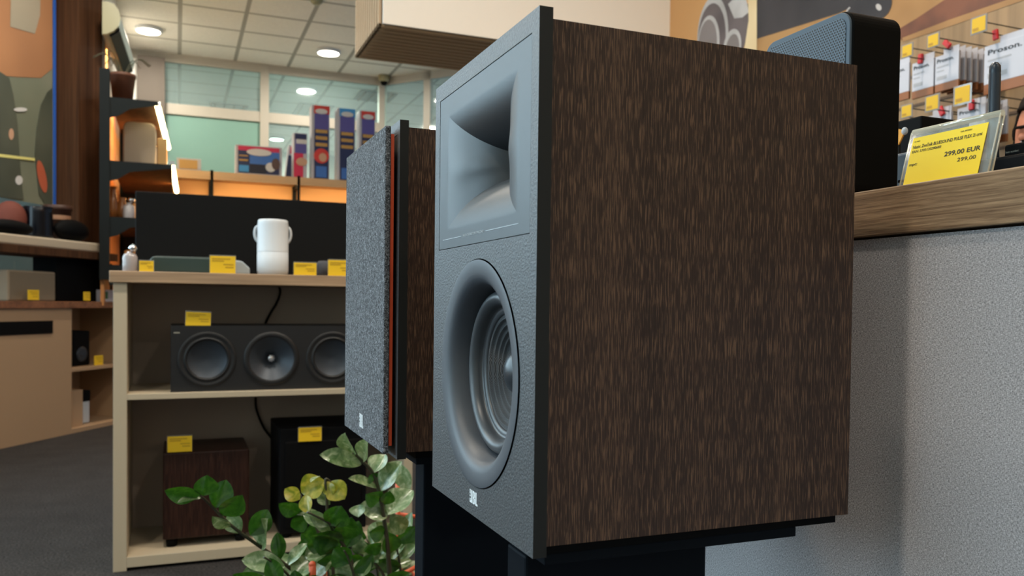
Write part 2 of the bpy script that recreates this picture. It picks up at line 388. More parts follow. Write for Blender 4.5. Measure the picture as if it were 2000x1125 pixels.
# partition of cream frames and teal glass across the shop, y = 10
PY = 10.0
mb = MB()
def prect(mb, px0, py0, px1, py1, y=PY, t=0.05):       # a member between two pixels on the partition's plane
    a = W(px0, py0, 'y', y); b = W(px1, py1, 'y', y)
    mb.box(min(a.x, b.x), max(a.x, b.x), y, y+t, min(a.z, b.z), max(a.z, b.z)); return mb
PZ = W(510, 228, 'y', PY).z; PX = [W(322, 110, 'y', PY).x, W(517, 150, 'y', PY).x, W(748, 160, 'y', PY).x]
for z0, z1 in ((HC-0.10, HC), (PZ-0.06, PZ+0.06), (0, 1.9)): mb.box(-2.6, PX[2]+0.06, PY, PY+0.06, z0, z1)
for x in PX[1:]: mb.box(x-0.05, x+0.05, PY-0.01, PY+0.07, 1.9, HC)
mb.box(PX[0]-0.06, PX[0], PY-0.01, PY+0.07, 1.9, HC)
part = struct('trim_1', mb, 'frame')
for x0, x1, z0, z1, mm in ((PX[0], PX[1]-0.05, PZ+0.06, HC-0.10, 'glass'), (PX[1]+0.05, PX[2]-0.05, PZ+0.06, HC-0.10, 'glass'),
                           (PX[0], PX[1]-0.05, 1.9, PZ-0.06, 'frosted'), (PX[1]+0.05, PX[2]-0.05, 1.9, PZ-0.06, 'glass')):
    g = MB(); g.box(x0, x1, PY+0.025, PY+0.033, z0, z1); g.build('glass_pane', mm, part)
# its second leg turns towards the counter
PB = Vector((PX[2], PY, 0)); PD = Vector((0.64, -0.77, 0)).normalized(); PN = Vector((PD.y, -PD.x, 0))
mb = MB()
def pbox(mb, a, b, z0, z1, t=0.06):
    return mb.prism([PB+PD*a+Vector((0, 0, z0)), PB+PD*b+Vector((0, 0, z0)), PB+PD*b-PN*t+Vector((0, 0, z0)), PB+PD*a-PN*t+Vector((0, 0, z0))], (0, 0, z1-z0))
pbox(mb, 0, 4.2, HC-0.10, HC); pbox(mb, 0, 4.2, 0, 1.9)
for a in (0.62, 2.2, 4.1): pbox(mb, a, a+0.10, 1.9, HC)
p2 = struct('trim_2', mb, 'frame')
for a, b in ((0.03, 0.62), (0.72, 2.2), (2.3, 4.1)):
    g = MB(); pbox(g, a, b, 1.9, HC-0.1, 0.01); g.build('glass_pane', 'glass', p2)

# slatted bulkhead hanging over the counter
YB1 = W(1303, 50, 'x', 2.6).y; c0 = W(740, 50, 'y', YB1); ZB = c0.z; XB = c0.x; YB2 = W(697, 115, 'z', ZB).y
bh = thing('ceiling_bulkhead', 'deep hanging ceiling bulkhead with cream fascia and beige ribbed wood slats', 'bulkhead', (XB, YB1, ZB))
mb = MB(); mb.box(XB+0.02, 2.62, YB1, YB2-0.02, ZB+0.02, HC); mb.build('core', 'slatdark', bh, world=True)
mb = MB(); mb.box(XB+0.02, 2.62, YB1-0.012, YB1, ZB+0.012, HC); mb.build('fascia', 'fascia', bh, world=True)
k = 0; n = 11
mb = MB()
for i in range(n):
    y = YB1 + (YB2-YB1)*(i+0.5)/n; mb.box(XB, XB+0.022, y-0.017, y+0.017, ZB, HC)
mb.build('side_slats', 'slat', bh, 0.004, world=True)
mb = MB()
for i in range(n):
    y = YB1 + (YB2-YB1)*(i+0.5)/n; mb.box(XB, 2.62, y-0.017, y+0.017, ZB, ZB+0.022)
mb.build('underside_slats', 'slat', bh, 0.004, world=True)

# recessed ceiling lamps
for j, (x, y, lab) in enumerate(((-0.485, 9.14, 'round white ceiling lamp nearest the cream air conditioner'), (1.38, 9.14, 'round white ceiling lamp just left of the slatted bulkhead'),
                     (1.40, 10.98, 'round ceiling lamp behind the glass partition, nearest of its row'), (1.40, 12.82, 'round ceiling lamp behind the glass partition, second of its row'),
                     (1.40, 14.6, 'round ceiling lamp behind the glass partition, farthest of its row'))):
    l = thing('ceiling_lamp', lab, 'lamp', (x, y, HC), 0, 'round lamps set in the suspended ceiling')
    MB().lathe([(0.135, 0), (0.135, -0.03), (0.118, -0.034)], (0, 0, 0), n=28).build('rim', 'whiteplastic', l)
    MB().lathe([(0.117, -0.02), (0.117, -0.036), (0.09, -0.044), (0.0, -0.047)], (0, 0, 0), n=28, cap=False).build('diffuser', 'lamp', l)
    d = bpy.data.lights.new('lamp_light', 'AREA'); d.shape = 'DISK'; d.size = 0.22; d.energy = 42 if y < 10 else 120; d.color = (1.0, 0.89, 0.74)
    o = bpy.data.objects.new('lamp_light', d); COL.objects.link(o); o.location = (x, y, HC-0.055)
# unseen lamps of the same kind, added overhead to light the room
for x, y, lab in ((-0.49, 5.48, 'round ceiling lamp overhead between cabinet and rack'), (-0.49, 1.82, 'round ceiling lamp overhead before the display cabinet'), (1.34, 1.82, 'round ceiling lamp overhead behind the counter end'), (-1.71, -0.62, 'round ceiling lamp overhead near the side windows'),
             (1.34, -0.62, 'round ceiling lamp overhead above the slatwall hooks'), (-2.32, 3.65, 'round ceiling lamp overhead close to the base cabinet'), (1.34, -2.3, 'round ceiling lamp overhead at the rear corner')):
    l = thing('ceiling_lamp', lab, 'lamp', (x, y, HC), 0, 'round ceiling lamps outside the picture')
    MB().lathe([(0.135, 0), (0.135, -0.03), (0.118, -0.034)], (0, 0, 0), n=28).build('rim', 'whiteplastic', l)
    MB().lathe([(0.117, -0.02), (0.117, -0.036), (0.09, -0.044), (0.0, -0.047)], (0, 0, 0), n=28, cap=False).build('diffuser', 'lamp', l)
    d = bpy.data.lights.new('lamp_light', 'AREA'); d.shape = 'DISK'; d.size = 0.22; d.energy = 42; d.color = (1.0, 0.89, 0.74)
    o = bpy.data.objects.new('lamp_light', d); COL.objects.link(o); o.location = (x, y, HC-0.055)
    if y < 0 and x > 0: d.energy = 14
    if x > 1 and y > 1: d.energy = 60
# ceiling vents seen through the glass
for (px0, py0, px1, py1), lab in (((407, 206, 485, 223), 'dark louvred ceiling vent seen through the left glass pane'), ((560, 200, 592, 238), 'dark louvred ceiling vent behind glass, beside two round lamps'),
                                  ((690, 178, 738, 192), 'dark louvred ceiling vent behind glass above the tall boxes')):
    a = W(px0, py1, 'z', HC); b = W(px1, py0, 'z', HC)
    x0, x1 = min(a.x, b.x), max(a.x, b.x); y0, y1 = min(a.y, b.y), max(a.y, b.y)
    x1 = max(x1, x0+0.5)
    l = thing('ceiling_vent', lab, 'vent', ((x0+x1)/2, (y0+y1)/2, HC))
    MB().box(x0, x1, y0, y1, HC-0.02, HC-0.005).build('backing', mat('vent_grey', (0.09, 0.12, 0.14), 0.7), l, world=True)
    mb = MB()
    for i in range(4):
        x = x0 + (x1-x0)*(i+0.5)/4; mb.box(x-0.01, x+0.01, y0, y1, HC-0.035, HC-0.02)
    mb.build('louvres', 'bracket', l, world=True)
q = W(618, 3, 'z', HC-0.02)
tag(MB().lathe([(0.055, 0.0), (0.055, -0.03), (0.03, -0.05), (0, -0.05)], (0, 0, 0)).build('smoke_detector', 'creamplastic'), 'small cream smoke detector on the ceiling above the partition', 'smoke detector').location = (q.x, q.y, HC)
q = W(750, 155, 'y', 9.9)
cm = thing('security_camera', 'small cream dome camera at the partition corner under the ceiling', 'camera', (q.x, 9.9, HC))
MB().lathe([(0.07, 0), (0.07, -0.05), (0.05, -0.08), (0, -0.08)], (0, 0, 0)).build('housing', 'creamplastic', cm)
MB().ball((0, 0, -0.08), 0.045).build('dome', 'blacksoft', cm)

# ------------------------------------------------------------ bookshelf speakers
def logo(name, parent, x, y0, z0, w, h):
    """condensed white JBL letters with their small marks, facing -X, reading towards -Y"""
    mb = MB()
    def bx(u0, u1, v0, v1): mb.box(x-0.00018, x+0.0001, y0-w*u1, y0-w*u0, z0+h*v0, z0+h*v1)
    bx(0.00, 0.11, 0.66, 1.0); bx(0.00, 0.11, 0.44, 0.58)                      # marks beside the J
    bx(0.19, 0.33, 0.0, 1.0); bx(0.0, 0.19, 0.0, 0.15); bx(0.0, 0.11, 0.15, 0.32)          # J
    bx(0.39, 0.51, 0.0, 1.0); bx(0.51, 0.58, 0.0, 0.13); bx(0.51, 0.58, 0.44, 0.57); bx(0.51, 0.58, 0.87, 1.0); bx(0.58, 0.68, 0.06, 0.47); bx(0.58, 0.68, 0.54, 0.94)   # B
    bx(0.74, 0.87, 0.0, 1.0); bx(0.87, 1.0, 0.0, 0.15)                          # L
    return mb.build(name, 'white', parent)
HW, WW, DD, TT = 0.34, 0.219, 0.2507, 0.0092
def smoothstep(t): t = max(0, min(1, t)); return t*t*(3-2*t)
def build_speaker(loc, label, group):
    t = thing('bookshelf_speaker', label, 'speaker', loc, 0, group)      # origin = bottom front near corner
    z0, z1 = 0.0068, 0.333
    mb = MB(); mb.box(TT, DD, 0, WW, z0, z1, skip=('-x',)); mb.build('cabinet', 'walnut', t)
    MB().box(0.10, DD-0.004, 0.006, WW-0.006, z0+0.006, z1-0.006).build('inner_box', 'blackgap', t)
    # baffle: plate with a rectangular and a round opening
    yc, zc, R = 0.1085, 0.1065, 0.0842
    hy0, hy1, hz0, hz1 = 0.0113, 0.2062, 0.2018, 0.3268
    bm = bmesh.new()
    def loop(pts):
        vs = [bm.verts.new(p) for p in pts]
        return [bm.edges.new((vs[i], vs[(i+1) % len(vs)])) for i in range(len(vs))]
    E = loop([(0, 0, 0), (0, WW, 0), (0, WW, HW), (0, 0, HW)]) + loop([(0, hy0, hz0), (0, hy1, hz0), (0, hy1, hz1), (0, hy0, hz1)])
    E += loop([(0, yc+R*math.cos(2*PI*i/96), zc+R*math.sin(2*PI*i/96)) for i in range(96)])
    bmesh.ops.triangle_fill(bm, use_beauty=True, use_dissolve=False, edges=E)
    r = bmesh.ops.extrude_face_region(bm, geom=bm.faces[:])
    bmesh.ops.translate(bm, verts=[g for g in r['geom'] if isinstance(g, bmesh.types.BMVert)], vec=(TT, 0, 0))
    bmesh.ops.recalc_face_normals(bm, faces=bm.faces)
    me = bpy.data.meshes.new('baffle'); 
    me.materials.append(M['vinyl']); me.materials.append(M['edge'])
    for f in bm.faces:
        c = f.calc_center_median()
        if abs(f.normal.x) < 0.5 and (c.y < 1e-4 or c.y > WW-1e-4 or c.z < 1e-4 or c.z > HW-1e-4): f.material_index = 1
    bm.to_mesh(me); bm.free()
    o = bpy.data.objects.new('baffle', me); COL.objects.link(o); o.parent = t
    # waveguide: rings of a rectangular horn running in to the throat
    g = 0.0006; cy, cz = 0.1087, 0.2637; a, b = 0.0785, 0.0485; D = 0.058
    py0, py1, pz0, pz1 = hy0+g, hy1-g, hz0+g, hz1-g
    NP = 40; per = []
    for i in range(NP): per.append((-1, -1+2*i/NP))
    for i in range(NP): per.append((-1+2*i/NP, 1))
    for i in range(NP): per.append((1, 1-2*i/NP))
    for i in range(NP): per.append((1-2*i/NP, -1))
    rings = []
    def outer(u, v, k): 
        Y = cy+a*u; Z = cz+b*v; ey = py0 if u <= -1 else (py1 if u >= 1 else py0+(py1-py0)*(u+1)/2); ez = pz0 if v <= -1 else (pz1 if v >= 1 else pz0+(pz1-pz0)*(v+1)/2)
        return (Y+(ey-Y)*k, Z+(ez-Z)*k)
    rings.append([Vector((0.006, *outer(u, v, 1))) for u, v in per])
    for k in (1.0, 0.66, 0.33, 0.1): rings.append([Vector((0.0002, *outer(u, v, k))) for u, v in per])
    m0 = 0.10; NM = 34
    for i in range(NM+1):
        mm = 1-(1-m0)*(i/NM)
        ring = []
        for u, v in per:
            side = abs(u) >= 1
            w = abs(v) if side else abs(u)               # 0 at the middle of a wall, 1 at the crease
            l = math.log(1/mm)/math.log(1/m0)
            d = D*l**1.5
            d = max(0.0002, d)
            if side: d -= 0.0012*math.exp(-(w/0.32)**2)*math.sin(PI*min(1, (1-mm)/(1-m0)))
            ring.append(Vector((d, cy+a*u*mm*(1 if side else 1), cz+b*v*mm)))
        rings.append(ring)
    V = [p for r_ in rings for p in r_]; n = len(per); Fs = []
    for k in range(len(rings)-1):
        for i in range(n):
            j = (i+1) % n; Fs.append((k*n+i, k*n+j, (k+1)*n+j, (k+1)*n+i))
    mb = MB(); mb.add(V, Fs, True); mb.add(rings[-1], [list(range(n))])
    h = mb.build('waveguide', 'satin', t)
    def crease(p): u, v = (p.y-cy)/a, (p.z-cz)/b; return abs(abs(u)-abs(v)) < 1e-3 and abs(u) < 0.97
    at = h.data.attributes.new('sharp_edge', 'BOOLEAN', 'EDGE')
    for e in h.data.edges:
        p_, q_ = h.data.vertices[e.vertices[0]].co, h.data.vertices[e.vertices[1]].co
        rim = all(p.x < 0.001 and (abs(p.y-py0) < 1e-5 or abs(p.y-py1) < 1e-5 or abs(p.z-pz0) < 1e-5 or abs(p.z-pz1) < 1e-5) for p in (p_, q_))
        if rim or crease(h.data.vertices[e.vertices[0]].co) and crease(h.data.vertices[e.vertices[1]].co): at.data[e.index].value = True
    MB().lathe([(0.0055, 0.0), (0.0052, -0.006), (0.0035, -0.010), (0.0, -0.012)], (D-0.001, cy, cz), (1, 0, 0), 16, False).build('phase_plug', mat('pale_phase_plug', (0.35, 0.42, 0.45), 0.3), h)
    for (ya, yb) in ((0.195, 0.147), (0.092, 0.030)):
        MB().box(-0.0001, 0.0003, yb, ya, 0.2095, 0.2100).build('printed_line', 'whitemesh', h)
    text('lettering', 'HIGH-DEFINITION IMAGING', 'whitemesh', h, (-0.00005, 0.1425, 0.2088), (0, -1, 0), (0, 0, 1), 0.0021, 0.046, 0.00008, world=False)
    # woofer
    c = (0, yc, zc); X = (1, 0, 0)
    w = MB().lathe([(0.0834, -0.0009), (0.0822, -0.0011), (0.0780, -0.0009), (0.0735, -0.0005), (0.0705, 0.0004), (0.0682, 0.0020), (0.0662, 0.0048), (0.0646, 0.0090), (0.0635, 0.0145), (0.0628, 0.0205), (0.0624, 0.0270)], c, X, 96, False).build('woofer_trim_ring', 'ringgrey', t)
    pr = [(0.0623, 0.0225)]
    for i in range(0, 15):
        q = PI*i/14; pr.append((0.0555+0.0060*math.cos(q), 0.0215-0.0080*math.sin(q)))
    pr += [(0.0485, 0.0232), (0.0470, 0.0226), (0.0445, 0.0236), (0.0438, 0.0245), (0.0436, 0.0262)]
    MB().lathe(pr, c, X, 80, False).build('woofer_surround', 'rubber', t)
    pr = []
    for i in range(96):
        r_ = 0.0436 - (0.0436-0.0175)*i/95; d = 0.0250 + (0.0436-r_)*0.55
        for rb in (0.0405, 0.0362, 0.0322, 0.0285): d -= 0.0023*math.exp(-((r_-rb)/0.00080)**2)
        pr.append((r_, d))
    MB().lathe(pr, c, X, 96, False).build('woofer_cone', 'cone', t)
    pr = [(0.0192*math.sin(q), 0.0385-0.0155*math.cos(q)) for q in [PI/2*(1-i/12) for i in range(13)]]
    MB().lathe(pr, c, X, 48, False).build('dust_cap', 'cap', t)
    # badge
    logo('badge', t, 0.0, 0.1199, 0.0088, 0.0172, 0.0096)
    return t
SP1 = build_speaker((0, 0, F0), 'dark walnut speaker in front without grille, horn and grey woofer showing', None)
X2, Y2 = 0.00094, 0.34684
SP2 = build_speaker((X2, Y2, F0), 'speaker behind the front one, wearing its loose grey cloth grille', None)
# the grille sits loose on the second speaker: a part of it
gx0, gx1 = -0.0131, -0.0072
mb = MB(); mb.box(gx0, gx1, 0.0065, 0.2125, 0.0052, 0.3344)
gr = mb.build('grille', 'cloth', SP2, 0.0012)
MB().box(gx1, gx1+0.0034, 0.0075, 0.2115, 0.0130, 0.3265).build('grille_frame', 'redplastic', gr)
mb = MB()
for y in (0.03, 0.19):
    for z in (0.03, 0.31): mb.lathe([(0.004, gx1+0.003), (0.004, 0.0)], (0, y, z), (1, 0, 0), 12)
mb.build('grille_pegs', 'blackgap', gr)
logo('badge', gr, gx0, 0.1225, 0.0170, 0.0200, 0.0150)

# stands
def build_stand(loc, sx, label, cx0, cx1):
    t = thing('speaker_stand', label, 'speaker stand', loc, 0, None)
    MB().box(0.012+sx, 0.2485+sx, 0.010, 0.209, F0-0.0013, F0+0.0066).build('top_pad', 'blacksoft', t)
    MB().box(0.0125+sx, 0.2123+sx, 0.010, 0.209, F0-0.0086, F0-0.0013).build('top_plate', 'steel', t, 0.0008)
    MB().box(cx0, cx1, 0.033, 0.066, 0.022, F0-0.0086).build('column', 'steel', t, 0.002)
    MB().box(-0.04+sx, 0.26+sx, -0.02, 0.24, 0.006, 0.022).build('base_plate', 'steel', t, 0.002)
    for x in (-0.02, 0.24):
        for y in (0.0, 0.22): MB().lathe([(0.012, 0), (0.012, 0.006)], (x+sx, y, 0), n=16).build('foot', 'blacksoft', t)
    return t
build_stand((0, 0, 0), 0.0, 'black steel speaker stand carrying the walnut speaker in front', 0.009, 0.1514)
build_stand((X2, Y2, 0), 0.010, 'black steel speaker stand under the speaker with the cloth grille', 0.037, 0.195)

# ------------------------------------------------------------ sales counter
CX, CT = 0.33, 1.046
ct = thing('sales_counter', 'sales counter clad in grey woven fabric with an oak worktop', 'counter', (0.33, 0, 0))
mb = MB(); mb.box(CX+0.004, CX+0.50, -2.4, 0.60, 0, CT-0.0405); mb.build('front_panel', 'fabric', ct, world=True)
mb = MB(); mb.box(CX, CX+0.53, -2.42, 0.615, CT-0.0385, CT); mb.build('worktop', 'oak', ct, 0.001, world=True)

# small wireless speaker on the counter
fx, fy, fz = 0.38, 0.142, CT
fl = thing('wireless_speaker', 'black upright wireless speaker with blue-grey perforated front on the counter', 'speaker', (fx, fy, fz))
def rrect(y0, y1, z0, z1, r, n=8):
    pts = []
    for cy_, cz_, a0 in ((y1-r, z1-r, 0), (y0+r, z1-r, PI/2), (y0+r, z0+r, PI), (y1-r, z0+r, 1.5*PI)):
        for i in range(n+1):
            q = a0 + PI/2*i/n; pts.append((cy_+r*math.cos(q), cz_+r*math.sin(q)))
    return pts
FW, FH, FD = 0.125, 0.184, 0.060
mb = MB(); mb.prism([(0.0025, y, z) for y, z in rrect(0, FW, 0.002, FH, 0.016)], (FD, 0, 0)); mb.build('body', mat('deep_black_casing', (0.0022, 0.0022, 0.0018), 0.7, spec=0.08), fl, 0.002)
MB().prism([(0.0, y, z) for y, z in rrect(0.0015, FW-0.0015, 0.0035, FH-0.0015, 0.0150)], (0.003, 0, 0)).build('front_frame', 'navyfront', fl, 0.0008)
m = mat('perforated_blue_grille', (0.09, 0.13, 0.17), 0.55, 0.0, 0.35)
v = coords(m); sep = nn(m, 'ShaderNodeSeparateXYZ'); lk(m, v, sep.inputs[0])
row = mathn(m, 'DIVIDE', sep.outputs[2], 0.0026); ri = mathn(m, 'FLOOR', row)
off = mathn(m, 'MULTIPLY', mathn(m, 'MODULO', ri, 2.0), 0.5)
cu_ = mathn(m, 'SUBTRACT', mathn(m, 'FRACT', mathn(m, 'ADD', mathn(m, 'DIVIDE', sep.outputs[1], 0.0034), off)), 0.5)
cv_ = mathn(m, 'SUBTRACT', mathn(m, 'FRACT', row), 0.5)
dd = mathn(m, 'ADD', mathn(m, 'MULTIPLY', mathn(m, 'MULTIPLY', cu_, cu_), 1.25), mathn(m, 'MULTIPLY', cv_, cv_))
basecol(m, mixc(m, mathn(m, 'LESS_THAN', dd, 0.16), (0.085, 0.120, 0.158), (0.003, 0.003, 0.004)))
MB().prism([(-0.0006, y, z) for y, z in rrect(0.0065, FW-0.0065, 0.009, FH-0.0065, 0.011)], (0.001, 0, 0)).build('perforated_grille', m, fl)

# price sign in its acrylic holder
A = Vector((0.359, 0.0625, CT+0.0002)); B = Vector((0.359, -0.0200, CT+0.0002)); up = Vector((0.013, 0.0, 0.0485)).normalized(); Rr = (B-A).normalized(); nrm = up.cross(Rr)
if nrm.x > 0: nrm = -nrm
sg = thing('price_sign', 'large yellow price card in a clear acrylic holder at the counter edge', 'price sign', A)
HT = 0.0520; WD = (B-A).length
mb = MB(); mb.obox(A+Rr*WD/2+up*HT/2, Rr*WD/2, up*HT/2, nrm*0.0006); mb.build('holder_front', 'clear', sg, world=True)
mb = MB(); q = A-nrm*0.004; mb.obox(q+Rr*WD/2+up*HT/2, Rr*WD/2, up*HT/2, nrm*0.0006); mb.build('holder_back', 'clear', sg, world=True)
mb = MB(); mb.tube([A+up*(HT+0.001)-nrm*0.002, A+up*(HT+0.001)-nrm*0.002+Rr*WD], 0.0024, 12); mb.build('top_fold', 'acedge', sg, world=True)
for s_ in (0, WD):
    MB().tube([A+Rr*s_, A+Rr*s_+up*HT], 0.0007, 6).build('side_edge', 'acedge', sg, world=True); MB().tube([A+Rr*s_-nrm*0.004, A+Rr*s_+up*HT-nrm*0.004], 0.0007, 6).build('side_edge', 'acedge', sg, world=True)
MB().obox(A-nrm*0.012+Rr*WD/2+up*0.0008, Rr*WD/2, nrm*0.014, up*0.0006).build('foot_strip', 'clear', sg, world=True)
cA = A+nrm*0.001+Rr*0.0045+up*0.0004; cw, ch = 0.0700, 0.0455
yc_ = MB().obox(cA+Rr*cw/2+up*ch/2, Rr*cw/2, up*ch/2, nrm*0.0002).build('price_card', mat('bright_yellow_card', (0.98, 0.72, 0.012), 0.6), sg, world=True)
def st(s, x, y, h, w=None, al='LEFT', bold=0.0):
    o = text('card_text', s, 'ink', sg, cA+Rr*x+up*y+nrm*0.0004, Rr, up, h, w, 0.00004, bold, True, 0, al); o.parent = yc_; return o
st('Šifra: 504893', 0.002, 0.0415, 0.0010); st('Kalk: 843/2023', 0.0465, 0.0418, 0.0012)
st('Naziv: Zvučnik BLUESOUND PULSE FLEX 2i crni', 0.002, 0.0356, 0.0031, 0.0645, bold=0.005)
st('EAN: 5703120290683', 0.002, 0.0318, 0.0022, 0.0285)
st('299,00 EUR', 0.068, 0.0228, 0.0046, 0.0325, 'RIGHT', 0.012); st('299,00', 0.0655, 0.0165, 0.0036, 0.0165, 'RIGHT')
st('mpc:', 0.002, 0.0195, 0.0026, 0.0080)

# router with its rod antenna, behind the sign
ra = W(1955, 305, 'x', 0.50); rt = W(1968, 124, 'x', 0.50)
rx = 0.50; ry = W(1966, 300, 'x', rx).y
rt_ = thing('router', 'black router box with a tall black rod antenna at the counter edge', 'router', (rx, ry, CT))
MB().box(0.47, 0.60, ry-0.16, ry+0.012, CT+0.003, W(1985, 300, 'x', 0.47).z).build('base_body', 'black', rt_, 0.003, world=True)
zt = W(1990, 278, 'x', 0.49).z
MB().box(0.49, 0.60, ry-0.16, ry-0.005, W(1985, 300, 'x', 0.47).z, zt).build('upper_body', 'blacksoft', rt_, 0.002, world=True)
an = MB().lathe([(0.0052, 0), (0.0058, 0.004), (0.0050, 0.016), (0.0050, rt.z-CT-0.012-0.029), (0.0047, rt.z-CT-0.011-0.029), (0.0049, rt.z-CT-0.009-0.029), (0.0047, rt.z-CT-0.004-0.029), (0.0025, rt.z-CT-0.001-0.029), (0, rt.z-CT-0.029)], (0.485, ry+0.002, CT+0.029), n=24).build('antenna', mat('antenna_black', (0.012, 0.02, 0.032), 0.35), rt_, world=True)
MB().lathe([(0.006, 0), (0.006, 0.026)], (0.485, ry+0.002, CT+0.004), n=20).build('antenna_joint', 'black', rt_, world=True)
for i, s in enumerate(('Item number:', 'Batch number:', 'Serial number:')):
    text('body_text', s, 'greyink', rt_, (0.4895, ry-0.007, zt-0.008-0.0042*i), (0, -1, 0), (0, 0, 1), 0.0019, 0.013, 0.00004)
MB().lathe([(0.0042, 0), (0.0042, -0.006), (0.003, -0.006), (0.003, -0.004)], (0.47, ry-0.0005, CT+0.009), (1, 0, 0), 20).build('antenna_socket', 'chrome', rt_, world=True)
# dark box and slate-blue device between wireless speaker and sign
q0 = W(1742, 268, 'x', 0.62); q1 = W(1800, 225, 'x', 0.62)
tag(MB().box(0.62, 0.70, q1.y, q0.y+0.06, CT, q1.z).build('storage_box', 'blacksoft', None, 0.002), 'dark upright box on the counter behind the yellow price sign', 'box')
q0 = W(1742, 300, 'x', 0.50); q1 = W(1792, 292, 'x', 0.50)
bd = thing('card_terminal', 'slate-blue plastic device standing behind the yellow price sign', 'device', (0.5, (q0.y+q1.y)/2, CT))
MB().box(0.50, 0.56, q1.y, q0.y+0.03, CT, q1.z).build('body', 'bluebody', bd, 0.003, world=True)
mb = MB()
for i in range(3): mb.box(0.4985, 0.501, q0.y-0.022, q0.y-0.010, CT+0.016+i*0.009, CT+0.0185+i*0.009)
mb.build('vent_slots', 'blacksoft', bd, world=True)
a = W(1750, 250, 'x', 0.58); b = W(1767, 256, 'x', 0.58); c = W(1750, 292, 'x', 0.58)
og = thing('shelf_tag', 'orange triangular tag with a clear round knob beside the wireless speaker', 'tag', (0.58, a.y, c.z))
MB().prism([a, b, c], (0.002, 0, 0)).build('tag_card', mat('orange_card', (0.75, 0.33, 0.02), 0.6), og, world=True)
MB().ball(W(1767, 256, 'x', 0.577), 0.0035, 0.0036, 0.0045).build('clear_knob', 'whitemesh', og, world=True)
MB().box(0.5805, 0.584, a.y-0.004, a.y+0.004, CT, a.z).build('tag_post', 'bracket', og, world=True)

